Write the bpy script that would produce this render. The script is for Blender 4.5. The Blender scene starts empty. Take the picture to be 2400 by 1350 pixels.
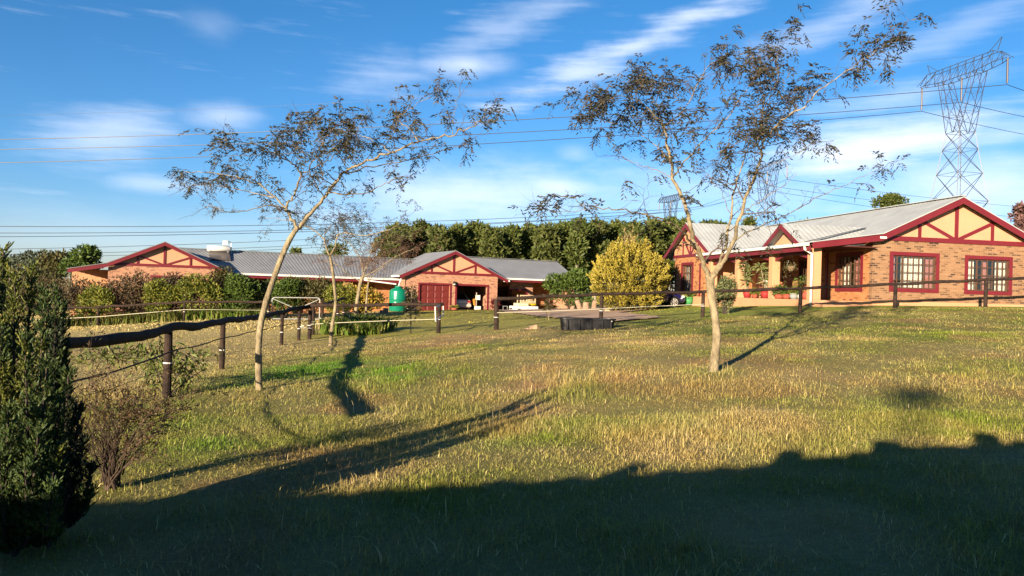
import bpy, math, random
import numpy as np
from mathutils import Vector, Matrix
random.seed(7)
RNG = np.random.default_rng(7)
S = bpy.context.scene
COL = S.collection
pi = math.pi

# ------------------------------------------------------------------ camera
FPX, PITCH, ROLL, EYE = 1787.0, 0.00469, 0.03027, 1.6
cp, sp, cr, sr = math.cos(PITCH), math.sin(PITCH), math.cos(ROLL), math.sin(ROLL)
_yv = np.array([0, -sp, cp]); FWD = np.array([0, cp, sp]); _x = np.array([1.0, 0, 0])
RIGHT = cr*_x + sr*_yv; UPV = -sr*_x + cr*_yv
EYEP = np.array([0, 0, EYE])
cam_d = bpy.data.cameras.new('camera'); cam = bpy.data.objects.new('camera', cam_d); COL.objects.link(cam)
cam_d.sensor_width = 36; cam_d.lens = FPX/2400*36; cam_d.clip_start = 0.05; cam_d.clip_end = 9000
cam.matrix_world = Matrix(((RIGHT[0], UPV[0], -FWD[0], 0), (RIGHT[1], UPV[1], -FWD[1], 0), (RIGHT[2], UPV[2], -FWD[2], EYE), (0, 0, 0, 1)))
S.camera = cam

# ------------------------------------------------------------------ light, sky, exposure
SUN_AZ, SUN_EL = math.radians(28.5), math.radians(12.0)     # azimuth the light travels towards; height of the sun
SUN_DIR = np.array([math.sin(SUN_AZ)*math.cos(SUN_EL), math.cos(SUN_AZ)*math.cos(SUN_EL), -math.sin(SUN_EL)])
sl = bpy.data.lights.new('sun', 'SUN'); sl.energy = 5.0; sl.angle = math.radians(0.5); sl.color = (1.0, 0.81, 0.60)
so = bpy.data.objects.new('sun', sl); COL.objects.link(so)
so.rotation_euler = Vector(SUN_DIR).to_track_quat('-Z', 'Y').to_euler()
so.location = (-20, -40, 30)
S.view_settings.view_transform = 'Standard'; S.view_settings.look = 'None'
S.view_settings.exposure = 1.88; S.view_settings.gamma = 1.0
SKY_STRENGTH = 0.05

def ray(px, py): return (px-1200)/FPX*RIGHT + (675-py)/FPX*UPV + FWD
def P(px, py, d):
    r = ray(px, py); return EYEP + r*(d/r[1])
def azel(px, py):
    r = ray(px, py); r = r/np.linalg.norm(r)
    return math.atan2(r[0], r[1]), math.asin(r[2])

W = bpy.data.worlds.new('World'); S.world = W; W.use_nodes = True
nt = W.node_tree; nt.nodes.clear()
def N(t, tree=None, **kw):
    n = (tree or nt).nodes.new(t)
    for k, v in kw.items(): setattr(n, k, v)
    return n
def L(a, b, tree=None): (tree or nt).links.new(a, b)
def M_(op, a, b=None, c=None, tree=None, clamp=False):
    n = N('ShaderNodeMath', tree, operation=op); n.use_clamp = clamp
    for i, v in enumerate((a, b, c)):
        if v is None: continue
        if isinstance(v, (int, float)): n.inputs[i].default_value = v
        else: L(v, n.inputs[i], tree)
    return n.outputs[0]
sky = N('ShaderNodeTexSky', sky_type='NISHITA'); sky.sun_disc = False
sky.sun_elevation = SUN_EL
# in Blender sun_rotation 0 puts the sun towards +Y, growing clockwise seen from above
sky.sun_rotation = SUN_AZ + pi
sky.altitude = 600; sky.air_density = 1.0; sky.dust_density = 0.3; sky.ozone_density = 2.5
tc = N('ShaderNodeTexCoord'); sep = N('ShaderNodeSeparateXYZ'); L(tc.outputs['Generated'], sep.inputs[0])
AZ = M_('ARCTAN2', sep.outputs[0], sep.outputs[1]); EL = M_('ARCSINE', sep.outputs[2])
# cloud field: soft streaks and puffs, broken up by noise in direction space
cmb = N('ShaderNodeCombineXYZ'); L(AZ, cmb.inputs[0]); L(M_('MULTIPLY', EL, 2.2), cmb.inputs[1])
nz = N('ShaderNodeTexNoise'); nz.inputs['Scale'].default_value = 9; nz.inputs['Detail'].default_value = 7; nz.inputs['Roughness'].default_value = 0.58
L(cmb.outputs[0], nz.inputs['Vector'])
nzv = M_('SUBTRACT', nz.outputs['Fac'], 0.5)
rotm = N('ShaderNodeMapping'); rotm.inputs['Rotation'].default_value = (0, 0, math.radians(-24)); rotm.inputs['Scale'].default_value = (2.2, 11, 1)
L(cmb.outputs[0], rotm.inputs['Vector'])
nz2 = N('ShaderNodeTexNoise'); nz2.inputs['Scale'].default_value = 2.6; nz2.inputs['Detail'].default_value = 6; nz2.inputs['Roughness'].default_value = 0.6
L(rotm.outputs[0], nz2.inputs['Vector'])
nzs = M_('SUBTRACT', nz2.outputs['Fac'], 0.5)
CLOUDS = [  # px, py, half length, half height, tilt deg, opacity, noise amount
 (1470,115,330,40,24,.62,1.5),(1560,70,260,26,20,.42,1.4),(1095,152,110,30,4,.66,.9),(890,175,110,60,8,.30,1.4),(1190,62,230,36,24,.30,1.5),(2010,28,240,38,20,.36,1.4),
 (240,318,140,62,14,.46,1.0),(520,272,85,32,5,.48,.9),(1110,462,380,80,6,.68,1.1),(1310,440,120,40,0,.75,.8),(2050,345,260,62,10,1.0,.9),
 (2310,440,320,90,4,.68,1.1),(2120,228,160,30,10,.38,1.3),(2350,315,160,50,8,.45,1.2),(490,62,60,34,0,.14,1.2),(390,432,110,22,2,.40,1.2),
 (1700,455,400,75,3,.38,1.2),(2270,60,190,30,16,.25,1.5),(1260,205,200,28,8,.16,1.5),(980,575,900,60,2,.16,.8),(230,560,500,70,2,.22,.8),(1350,360,50,25,0,.3,1.1)]
mask = None
for (px, py, hl, hh, tilt, op, na) in CLOUDS:
    a0, e0 = azel(px, py); t = math.radians(tilt) - ROLL
    da = M_('SUBTRACT', AZ, a0); de = M_('SUBTRACT', EL, e0)
    x1 = M_('MULTIPLY_ADD', da, math.cos(t), M_('MULTIPLY', de, math.sin(t)))
    y1 = M_('MULTIPLY_ADD', da, -math.sin(t), M_('MULTIPLY', de, math.cos(t)))
    x2 = M_('MULTIPLY', x1, FPX/hl); y2 = M_('MULTIPLY', y1, FPX/hh)
    r2 = M_('SQRT', M_('ADD', M_('MULTIPLY', x2, x2), M_('MULTIPLY', y2, y2)))
    v = M_('SUBTRACT', 1.0, r2)
    v = M_('MULTIPLY_ADD', nzv, na*1.5, v)
    v = M_('MULTIPLY_ADD', nzs, na*1.6 if tilt > 7 else na*.6, v)
    mr = N('ShaderNodeMapRange', interpolation_type='SMOOTHSTEP'); L(v, mr.inputs['Value'])
    mr.inputs['From Min'].default_value = -0.45; mr.inputs['From Max'].default_value = 1.25
    v = M_('MULTIPLY', mr.outputs['Result'], op)
    mask = v if mask is None else M_('MAXIMUM', mask, v)
gen = N('ShaderNodeMapRange', interpolation_type='SMOOTHSTEP'); L(M_('ADD', nz2.outputs['Fac'], M_('MULTIPLY', nzv, .5)), gen.inputs['Value'])
gen.inputs['From Min'].default_value = 0.56; gen.inputs['From Max'].default_value = 0.95; gen.inputs['To Max'].default_value = 0.32
mask = M_('MAXIMUM', mask, gen.outputs['Result'])
up = N('ShaderNodeMapRange'); L(EL, up.inputs['Value']); up.inputs['From Min'].default_value = -0.02; up.inputs['From Max'].default_value = 0.03
mask = M_('MULTIPLY', mask, up.outputs['Result'])
hsv = N('ShaderNodeHueSaturation'); hsv.inputs['Hue'].default_value = 0.50; hsv.inputs['Saturation'].default_value = 1.16; hsv.inputs['Value'].default_value = 1.08
L(sky.outputs[0], hsv.inputs['Color'])
tint = N('ShaderNodeMixRGB', blend_type='MULTIPLY'); tint.inputs['Fac'].default_value = 1.0
tr_ = N('ShaderNodeValToRGB'); L(EL, tr_.inputs[0])
tr_.color_ramp.elements[0].position = 0.0; tr_.color_ramp.elements[0].color = (0.585, 0.620, 0.890, 1)
tr_.color_ramp.elements[1].position = 0.40; tr_.color_ramp.elements[1].color = (0.376, 0.722, 0.895, 1)
e_ = tr_.color_ramp.elements.new(.14); e_.color = (0.508, 0.712, 0.941, 1)
L(tr_.outputs[0], tint.inputs['Color2'])
L(hsv.outputs[0], tint.inputs['Color1'])
mixc = N('ShaderNodeMixRGB'); L(mask, mixc.inputs['Fac']); L(tint.outputs[0], mixc.inputs['Color1'])
mixc.inputs['Color2'].default_value = (6.2, 6.7, 7.7, 1)
bg = N('ShaderNodeBackground'); bg.inputs['Strength'].default_value = SKY_STRENGTH; L(mixc.outputs[0], bg.inputs['Color'])
wo = N('ShaderNodeOutputWorld'); L(bg.outputs[0], wo.inputs[0])

# ------------------------------------------------------------------ terrain height
CTRL = []
for (px, py, d) in [(398,935,11.7),(525,865,16.3),(608,912,12.3),(663,808,24.5),(728,795,26.5),(1030,782,26.5),(1165,773,25.7),(1410,757,26.5),(1648,745,28),
                    (1876,733,28.5),(2098,722,29),(2310,720,29.5),(1670,868,13.0),(231,765,40),(433,752,40),(640,752,40),(750,752,41),(775,812,24),
                    (985,729,53.5),(1150,727,56),(1240,728,58),(1300,742,36),(1440,738,33),(1560,724,41),(1600,714,44),(1740,718,36),(1905,718,30.6),(2200,718,32),(2400,719,33),
                    (1330,1000,9.4)]:
    p = P(px, py, d); CTRL.append(tuple(p))
CTRL += [(0,0,0),(-3,3,-.06),(3,3,.05),(0,5,0),(4,6,.1),(-5,6,-.1),(6,10,.22),(-14,10,-.45),(-22,25,-.8),(-35,45,-1.2),(20,45,1.5),(32,34,1.7),(26,24,1.35),(14,15,.75),(10,62,.7),(25,65,1.2),
         (0,75,.2),(-30,70,-.8),(-12,-8,-.2),(12,-8,.3),(0,-10,0),(60,60,1.8),(-60,60,-1.4),(0,110,.3),(60,110,1.5),(-60,110,-1)]
CT = np.array(CTRL)
def _tps(r2): return np.where(r2 > 1e-9, 0.5*r2*np.log(np.maximum(r2, 1e-9)), 0)
def _fit():
    n = len(CT); d2 = ((CT[:, None, :2]-CT[None, :, :2])**2).sum(-1)
    A = np.zeros((n+3, n+3)); A[:n, :n] = _tps(d2)+np.eye(n)*2.0
    A[:n, n] = 1; A[:n, n+1:] = CT[:, :2]; A[n, :n] = 1; A[n+1:, :n] = CT[:, :2].T
    return np.linalg.solve(A, np.concatenate([CT[:, 2], [0, 0, 0]]))
_w = _fit()
def base_h(x, y):
    x = np.asarray(x, float); y = np.asarray(y, float); sh = x.shape
    x = x.ravel(); y = y.ravel(); out = np.zeros(len(x)); n = len(CT)
    xc = np.clip(x, -75, 75); yc = np.clip(y, -14, 115)
    for s in range(0, len(x), 40000):
        X = xc[s:s+40000]; Y = yc[s:s+40000]
        d2 = (X[:, None]-CT[None, :, 0])**2+(Y[:, None]-CT[None, :, 1])**2
        out[s:s+40000] = _tps(d2)@_w[:n]+_w[n]+_w[n+1]*X+_w[n+2]*Y
    return out.reshape(sh)
_perm = np.random.default_rng(3).random((256, 256))
def vnoise(x, y):
    xi = np.floor(x).astype(int); yi = np.floor(y).astype(int); fx = x-xi; fy = y-yi
    fx = fx*fx*(3-2*fx); fy = fy*fy*(3-2*fy)
    g = lambda a, b: _perm[a % 256, b % 256]
    return (g(xi, yi)*(1-fx)+g(xi+1, yi)*fx)*(1-fy)+(g(xi, yi+1)*(1-fx)+g(xi+1, yi+1)*fx)*fy-0.5
def fbm(x, y, s, o=4):
    v = 0; a = 1.0; t = 0
    for i in range(o):
        v = v+a*vnoise(x*s+17.3*i, y*s-9.1*i); t += a; a *= .5; s *= 2.03
    return v/t
def ray_ground(px, py, hf):
    r = ray(px, py); lo, hi = 2.0, 90.0
    ds = np.linspace(2, 90, 900); pts = EYEP[None]+r[None]*(ds/r[1])[:, None]
    below = pts[:, 2] < hf(pts[:, 0], pts[:, 1])
    i = int(np.argmax(below)) if below.any() else 899
    return pts[i]
def height(x, y):
    x = np.asarray(x, float); y = np.asarray(y, float)
    z = base_h(x, y)
    near = np.clip(1-(np.hypot(x, y)-22)/10, 0, 1)
    z = z + near*(0.05*fbm(x, y, .7, 3)+0.03*fbm(x+40, y, 2.2, 2))
    return z
def hz(x, y): return float(height(np.array([x]), np.array([y]))[0])
def G(px, py):
    p = ray_ground(px, py, height); return Vector((p[0], p[1], hz(p[0], p[1])))
def at(px, d):
    """ground point seen in the photo's column px, d metres ahead"""
    p = P(px, 700, d); return Vector((p[0], d, hz(p[0], d)))

# ------------------------------------------------------------------ materials
MATS = {}
ALB = .61
def material(name, color, rough=.7, spec=.3, metal=0.0, var=0.0, scale=4.0, bump=0.0, bscale=40, color2=None, coat=0, stretch=None):
    if name in MATS: return MATS[name]
    color = tuple(x*ALB for x in color); color2 = color2 and tuple(x*ALB for x in color2)
    m = bpy.data.materials.new(name); m.use_nodes = True; t = m.node_tree; b = t.nodes['Principled BSDF']
    b.inputs['Base Color'].default_value = (*color, 1); b.inputs['Roughness'].default_value = rough
    b.inputs['Specular IOR Level'].default_value = spec; b.inputs['Metallic'].default_value = metal
    if coat: b.inputs['Coat Weight'].default_value = coat
    if var or color2 or bump:
        c = N('ShaderNodeTexCoord', t); mp = N('ShaderNodeMapping', t); L(c.outputs['Object'], mp.inputs['Vector'], t)
        if stretch: mp.inputs['Scale'].default_value = stretch
        n = N('ShaderNodeTexNoise', t); n.inputs['Scale'].default_value = scale; n.inputs['Detail'].default_value = 6; n.inputs['Roughness'].default_value = .65
        L(mp.outputs[0], n.inputs['Vector'], t)
        if var or color2:
            r = N('ShaderNodeValToRGB', t); L(n.outputs['Fac'], r.inputs[0], t)
            c2 = color2 or tuple(max(0, x*(1-var)) for x in color); c1 = color if color2 else tuple(min(1, x*(1+var)) for x in color)
            r.color_ramp.elements[0].position = .32; r.color_ramp.elements[1].position = .68
            r.color_ramp.elements[0].color = (*c2, 1); r.color_ramp.elements[1].color = (*c1, 1)
            L(r.outputs[0], b.inputs['Base Color'], t)
        if bump:
            n2 = N('ShaderNodeTexNoise', t); n2.inputs['Scale'].default_value = bscale; n2.inputs['Detail'].default_value = 4
            L(mp.outputs[0], n2.inputs['Vector'], t)
            bp = N('ShaderNodeBump', t); bp.inputs['Strength'].default_value = bump; bp.inputs['Distance'].default_value = .02
            L(n2.outputs['Fac'], bp.inputs['Height'], t); L(bp.outputs[0], b.inputs['Normal'], t)
    MATS[name] = m; return m
def leaf_material(name, cols, trans=.25, rough=.6, spec=.25):
    """each leaf gets one of the colours (random per island)"""
    if name in MATS: return MATS[name]
    m = bpy.data.materials.new(name); m.use_nodes = True; t = m.node_tree; b = t.nodes['Principled BSDF']
    g = N('ShaderNodeNewGeometry', t); r = N('ShaderNodeValToRGB', t); L(g.outputs['Random Per Island'], r.inputs[0], t)
    el = r.color_ramp.elements
    while len(el) < len(cols): el.new(.5)
    for i, c in enumerate(cols): el[i].position = i/(len(cols)-1); el[i].color = (*[x*ALB*1.12 for x in c], 1)
    b.inputs['Roughness'].default_value = rough; b.inputs['Specular IOR Level'].default_value = spec
    L(r.outputs[0], b.inputs['Base Color'], t)
    tr = N('ShaderNodeBsdfTranslucent', t); L(r.outputs[0], tr.inputs[0], t)
    mx = N('ShaderNodeMixShader', t); mx.inputs[0].default_value = trans
    L(b.outputs[0], mx.inputs[1], t); L(tr.outputs[0], mx.inputs[2], t)
    L(mx.outputs[0], t.nodes['Material Output'].inputs[0], t)
    MATS[name] = m; return m
def brick_material(name, c1, c2, dark, mortar):
    c1, c2, dark, mortar = [[x*ALB for x in c] for c in (c1, c2, dark, mortar)]
    m = bpy.data.materials.new(name); m.use_nodes = True; t = m.node_tree; b = t.nodes['Principled BSDF']
    c = N('ShaderNodeTexCoord', t); s = N('ShaderNodeSeparateXYZ', t); L(c.outputs['Object'], s.inputs[0], t)
    k = N('ShaderNodeCombineXYZ', t); L(M_('ADD', s.outputs[0], s.outputs[1], tree=t), k.inputs[0], t); L(s.outputs[2], k.inputs[1], t)
    br = N('ShaderNodeTexBrick', t); L(k.outputs[0], br.inputs['Vector'], t)
    br.inputs['Scale'].default_value = 1; br.inputs['Brick Width'].default_value = .235; br.inputs['Row Height'].default_value = .085
    br.inputs['Mortar Size'].default_value = .010; br.inputs['Mortar Smooth'].default_value = .2; br.inputs['Bias'].default_value = 0
    br.inputs['Color1'].default_value = (0, 0, 0, 1); br.inputs['Color2'].default_value = (1, 1, 1, 1); br.inputs['Mortar'].default_value = (.5, .5, .5, 1)
    r = N('ShaderNodeValToRGB', t); L(br.outputs['Color'], r.inputs[0], t); e = r.color_ramp.elements
    e[0].position = 0; e[0].color = (*dark, 1); e[1].position = .20; e[1].color = (*[x*.74 for x in c1], 1)
    for pos, cc in ((.34, c1), (.6, c2), (.85, [x*1.15 for x in c1]), (1.0, [x*.8 for x in c2])):
        q = e.new(pos); q.color = (*cc, 1)
    n = N('ShaderNodeTexNoise', t); n.inputs['Scale'].default_value = 2.2; n.inputs['Detail'].default_value = 5; L(c.outputs['Object'], n.inputs['Vector'], t)
    mv = N('ShaderNodeMixRGB', t, blend_type='MULTIPLY'); mv.inputs[0].default_value = .5
    rr = N('ShaderNodeMapRange', t); L(n.outputs['Fac'], rr.inputs[0], t); rr.inputs['To Min'].default_value = .55; rr.inputs['To Max'].default_value = 1.4
    L(r.outputs[0], mv.inputs[1], t); L(rr.outputs[0], mv.inputs[2], t)
    mm = N('ShaderNodeMixRGB', t); L(br.outputs['Fac'], mm.inputs[0], t); L(mv.outputs[0], mm.inputs[1], t); mm.inputs[2].default_value = (*mortar, 1)
    L(mm.outputs[0], b.inputs['Base Color'], t); b.inputs['Roughness'].default_value = .85; b.inputs['Specular IOR Level'].default_value = .15
    bp = N('ShaderNodeBump', t); bp.inputs['Strength'].default_value = .7; bp.inputs['Distance'].default_value = .012
    L(M_('SUBTRACT', 1.0, br.outputs['Fac'], tree=t), bp.inputs['Height'], t); L(bp.outputs[0], b.inputs['Normal'], t)
    MATS[name] = m; return m
def glass_material():
    m = bpy.data.materials.new('window_glass'); m.use_nodes = True; t = m.node_tree; t.nodes.clear()
    gl = N('ShaderNodeBsdfGlossy', t); gl.inputs['Roughness'].default_value = .02; gl.inputs['Color'].default_value = (.9, .92, .95, 1)
    tp = N('ShaderNodeBsdfTransparent', t); tp.inputs[0].default_value = (.93, .94, .93, 1)
    mx = N('ShaderNodeMixShader', t); mx.inputs[0].default_value = .09; L(tp.outputs[0], mx.inputs[1], t); L(gl.outputs[0], mx.inputs[2], t)
    o = N('ShaderNodeOutputMaterial', t); L(mx.outputs[0], o.inputs[0], t); MATS['glass'] = m; return m
GLASS = glass_material()
MAROON = material('maroon_paint', (.17, .016, .024), .45, .4, var=.12, scale=1.5)
MAROON_DOOR = material('maroon_door', (.155, .022, .018), .5, .35, var=.15, scale=2)
PEACH = material('peach_plaster', (.60, .32, .17), .85, .15, var=.07, scale=1.3, bump=.15, bscale=30)
CREAM = material('gable_plaster', (.61, .325, .19), .85, .15, var=.09, scale=1.0, bump=.12, bscale=30)
BRICK_Y = brick_material('yellow_brown_brick', (.265, .145, .072), (.35, .205, .11), (.065, .042, .033), (.36, .225, .14))
BRICK_O = brick_material('orange_brick', (.44, .21, .125), (.54, .285, .175), (.17, .08, .06), (.52, .31, .20))
BRICK_R = brick_material('red_orange_brick', (.46, .19, .075), (.52, .24, .10), (.16, .06, .03), (.50, .25, .12))
WHITE = material('white_paint', (.80, .78, .72), .4, .4, var=.04, scale=3)
DARKWOOD = material('dark_window_wood', (.10, .05, .028), .5, .3)
POLE = material('creosoted_pole', (.060, .038, .027), .85, .15, color2=(.016, .011, .009), scale=7, bump=.5, bscale=22, stretch=(1, 1, 1))
BLACKIN = material('dim_interior', (.055, .04, .035), .95, .05)
CURTAIN = material('white_curtain', (.82, .78, .68), .9, .1)
PINKCURT = material('pink_curtain', (.42, .17, .15), .9, .1)
ROOF_R = material('pale_roof_sheet', (.45, .48, .475), .55, .35, var=.13, scale=1.1)
ROOF_L = material('grey_roof_sheet', (.245, .26, .275), .5, .4, var=.14, scale=.9)
GALV = material('galvanised_steel', (.50, .50, .46), .45, .4, metal=.35, var=.1, scale=3)
STEEL = material('pylon_steel', (.085, .09, .098), .5, .4, metal=.3)
CABLE = material('cable_aluminium', (.045, .05, .06), .5, .3)
TERRA = material('terracotta', (.36, .085, .05), .7, .25, var=.12, scale=6)
BARK_P = material('pale_bark', (.40, .33, .20), .85, .15, color2=(.12, .095, .055), scale=11, bump=1.0, bscale=30, stretch=(1, 1, .45))
BARK_D = material('dark_bark', (.085, .065, .055), .9, .1, color2=(.045, .035, .03), scale=9, bump=.4)
BARK_G = material('gum_bark', (.42, .38, .31), .8, .15, color2=(.22, .18, .14), scale=3)
SOIL = material('bare_soil', (.16, .075, .035), .95, .05, var=.25, scale=3, bump=.6, bscale=14)

# ------------------------------------------------------------------ mesh helpers
class MB:
    def __init__(s): s.v = []; s.f = []
    def add(s, vs, fs):
        o = len(s.v); s.v.extend([tuple(map(float, q)) for q in vs]); s.f.extend([tuple(i+o for i in f) for f in fs]); return s
    def box(s, x0, x1, y0, y1, z0, z1):
        return s.add([(x0,y0,z0),(x1,y0,z0),(x1,y1,z0),(x0,y1,z0),(x0,y0,z1),(x1,y0,z1),(x1,y1,z1),(x0,y1,z1)],
                     [(0,3,2,1),(4,5,6,7),(0,1,5,4),(1,2,6,5),(2,3,7,6),(3,0,4,7)])
    def bar(s, a, b, w, h, up=(0,0,1)):
        """rectangular bar from a to b, w across, h along up"""
        a = Vector(a); b = Vector(b); d = (b-a).normalized(); u = Vector(up); si = d.cross(u)
        if si.length < 1e-4: u = Vector((1,0,0)); si = d.cross(u)
        si.normalize(); u = si.cross(d).normalized(); si *= w/2; u *= h/2
        return s.add([a-si-u, a+si-u, a+si+u, a-si+u, b-si-u, b+si-u, b+si+u, b-si+u], [(0,3,2,1),(4,5,6,7),(0,1,5,4),(1,2,6,5),(2,3,7,6),(3,0,4,7)])
    def tube(s, pts, rad, n=8, cap=True):
        pts = [Vector(p) for p in pts]; rad = rad if hasattr(rad, '__len__') else [rad]*len(pts)
        o = len(s.v); k = len(pts); prev = None
        for i, p in enumerate(pts):
            d = (pts[min(i+1, k-1)]-pts[max(i-1, 0)])
            d = d.normalized() if d.length > 1e-9 else Vector((0, 0, 1))
            if prev is None:
                a = Vector((1, 0, 0)) if abs(d.x) < .8 else Vector((0, 1, 0)); a = (a-d*a.dot(d)).normalized()
            else:
                a = prev-d*prev.dot(d); a = a.normalized() if a.length > 1e-6 else d.orthogonal().normalized()
            prev = a; b = d.cross(a)
            for j in range(n):
                t = 2*pi*j/n; q = p+(a*math.cos(t)+b*math.sin(t))*rad[i]; s.v.append((q.x, q.y, q.z))
        for i in range(k-1):
            for j in range(n):
                j2 = (j+1) % n; s.f.append((o+i*n+j, o+i*n+j2, o+(i+1)*n+j2, o+(i+1)*n+j))
        if cap:
            s.f.append(tuple(o+j for j in reversed(range(n)))); s.f.append(tuple(o+(k-1)*n+j for j in range(n)))
        return s
    def lathe(s, prof, c=(0,0,0), n=24):
        o = len(s.v); c = Vector(c)
        for r, z in prof:
            for j in range(n):
                t = 2*pi*j/n; s.v.append((c.x+r*math.cos(t), c.y+r*math.sin(t), c.z+z))
        for i in range(len(prof)-1):
            for j in range(n):
                j2 = (j+1) % n; s.f.append((o+i*n+j, o+i*n+j2, o+(i+1)*n+j2, o+(i+1)*n+j))
        s.f.append(tuple(o+j for j in reversed(range(n)))); s.f.append(tuple(o+(len(prof)-1)*n+j for j in range(n)))
        return s
    def prism(s, poly, axis, a, b):
        """poly: list of (p,q); axis 'v' -> (p,·,q), 'u' -> (·,p,q), 'z' -> (p,q,·)"""
        def pt(p, q, t): return {'v': (p, t, q), 'u': (t, p, q), 'z': (p, q, t)}[axis]
        n = len(poly); vs = [pt(p, q, a) for p, q in poly]+[pt(p, q, b) for p, q in poly]
        return s.add(vs, [tuple(range(n)), tuple(reversed(range(n, 2*n)))]+[(i, (i+1) % n, (i+1) % n+n, i+n) for i in range(n)])
    def mesh(s, name, mat, smooth=False, fix=True):
        me = bpy.data.meshes.new(name); me.from_pydata(s.v, [], s.f); me.materials.append(mat)
        if fix:
            import bmesh
            bm = bmesh.new(); bm.from_mesh(me); bmesh.ops.recalc_face_normals(bm, faces=bm.faces); bm.to_mesh(me); bm.free()
        if smooth: me.polygons.foreach_set('use_smooth', [True]*len(me.polygons))
        me.update(); return me
def link(name, data, parent=None, loc=None):
    o = bpy.data.objects.new(name, data); COL.objects.link(o)
    if parent: o.parent = parent
    if loc is not None: o.location = loc
    return o
def tag(o, label=None, cat=None, group=None, kind=None):
    if label: o['label'] = label
    if cat: o['category'] = cat
    if group: o['group'] = group
    if kind: o['kind'] = kind
    return o
def thing(name, loc, label, cat, group=None, rz=0):
    o = link(name, None, loc=loc); o.rotation_euler.z = rz; o.empty_display_size = .2
    return tag(o, label, cat, group)
def part(name, mb, mat, parent, smooth=False, bevel=0, world=False, label=None, kind=None):
    """mesh under a thing; world=True: vertices are world coordinates of an unrotated thing"""
    if world:
        r = parent
        off = Vector((0, 0, 0))
        while r: off += Vector(r.location); r = r.parent
        mb.v = [(a-off.x, b-off.y, c-off.z) for a, b, c in mb.v]
    o = link(name, mb.mesh(name, mat, smooth), parent)
    if bevel:
        m = o.modifiers.new('bevel', 'BEVEL'); m.width = bevel; m.segments = 2; m.limit_method = 'ANGLE'
    if label: o['label'] = label
    if kind: o['kind'] = kind
    return o
def copy_tree(o, parent=None):
    c = o.copy(); COL.objects.link(c); c.parent = parent
    for ch in list(o.children): copy_tree(ch, c)
    return c
def np_mesh(name, V, Fq, mat, cols=None):
    """fast mesh from numpy arrays (all faces same size)"""
    me = bpy.data.meshes.new(name); V = np.ascontiguousarray(V, np.float32); Fq = np.ascontiguousarray(Fq, np.int32)
    k = Fq.shape[1]
    me.vertices.add(len(V)); me.vertices.foreach_set('co', V.ravel())
    me.loops.add(Fq.size); me.loops.foreach_set('vertex_index', Fq.ravel())
    me.polygons.add(len(Fq)); me.polygons.foreach_set('loop_start', np.arange(0, Fq.size, k, dtype=np.int32))
    try: me.polygons.foreach_set('loop_total', np.full(len(Fq), k, np.int32))
    except Exception: pass
    me.materials.append(mat); me.update(calc_edges=True)
    if cols is not None:
        a = me.attributes.new('gcol', 'FLOAT_COLOR', 'POINT'); c = np.ones((len(V), 4), np.float32); c[:, :3] = cols; a.data.foreach_set('color', c.ravel())
    return me
def unit(a): return a/np.maximum(np.linalg.norm(a, axis=-1, keepdims=True), 1e-9)
def leaves(C, A, Ls, Ws, rng, fold=.0):
    """diamond leaves: centre of base C, direction A, length, width -> verts, quads"""
    n = len(C); A = unit(A); R = unit(rng.normal(size=(n, 3))); Sd = unit(np.cross(A, R))
    Ls = np.broadcast_to(Ls, (n,))[:, None]; Ws = np.broadcast_to(Ws, (n,))[:, None]
    V = np.empty((n, 4, 3)); V[:, 0] = C; V[:, 1] = C+A*Ls*.45+Sd*Ws*.5; V[:, 2] = C+A*Ls; V[:, 3] = C+A*Ls*.45-Sd*Ws*.5
    if fold: V[:, 2, 2] -= fold*Ls[:, 0]
    Fq = (np.arange(n)*4)[:, None]+np.arange(4)[None]
    return V.reshape(-1, 3), Fq
def leaf_part(name, C, A, Ls, Ws, mat, parent, rng=RNG, fold=0, kind='stuff', label=None):
    off = np.zeros(3); r = parent
    while r: off = off+np.array(r.location); r = r.parent
    V, Fq = leaves(np.asarray(C)-off, np.asarray(A), Ls, Ws, rng, fold)
    o = link(name, np_mesh(name, V, Fq, mat), parent)
    if kind: o['kind'] = kind
    if label: o['label'] = label
    return o

# ------------------------------------------------------------------ ground
def smooth(e0, e1, x): t = np.clip((x-e0)/(e1-e0), 0, 1); return t*t*(3-2*t)
LUSH = [(ray_ground(a, b, base_h)[:2], sx, sy, k) for a, b, sx, sy, k in [(740,866,1.2,1.2,1.2),(640,885,.9,.7,1),(860,872,.9,.8,1),(940,885,.8,.6,.7),(540,905,.8,.3,.6),(420,1000,.5,.35,.6),(500,1040,.6,.35,.55),(1160,1030,.6,.4,.35),(2060,950,1.3,.6,.22),(1500,985,.9,.6,.25),(620,1040,.5,.3,.45)]]
WORN = [(ray_ground(a, b, base_h)[:2], k) for a, b, k in [(1250,905,.55),(1228,962,.35),(1275,862,.5),(1170,1010,.3),(1380,800,.9),(1560,800,.8),(1060,800,.9),(850,1120,.35),(1560,1045,.4),(1800,985,.5)]]
def fence_side(x, y):
    """1 beyond the fence (mown lawn), 0 in the paddock"""
    pts = [(P(a, 700, d)[0], d) for a, d in [(728,26.5),(1030,26.5),(1165,25.9),(1410,26.7),(1648,28),(1876,28.5),(2098,29),(2310,29.5)]]
    fx = np.array([p[0] for p in pts]); fy = np.array([p[1] for p in pts])
    return smooth(-.5, .5, y-np.interp(x, fx, fy))*smooth(fx[0]-1.5, fx[0]-.3, x)
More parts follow.
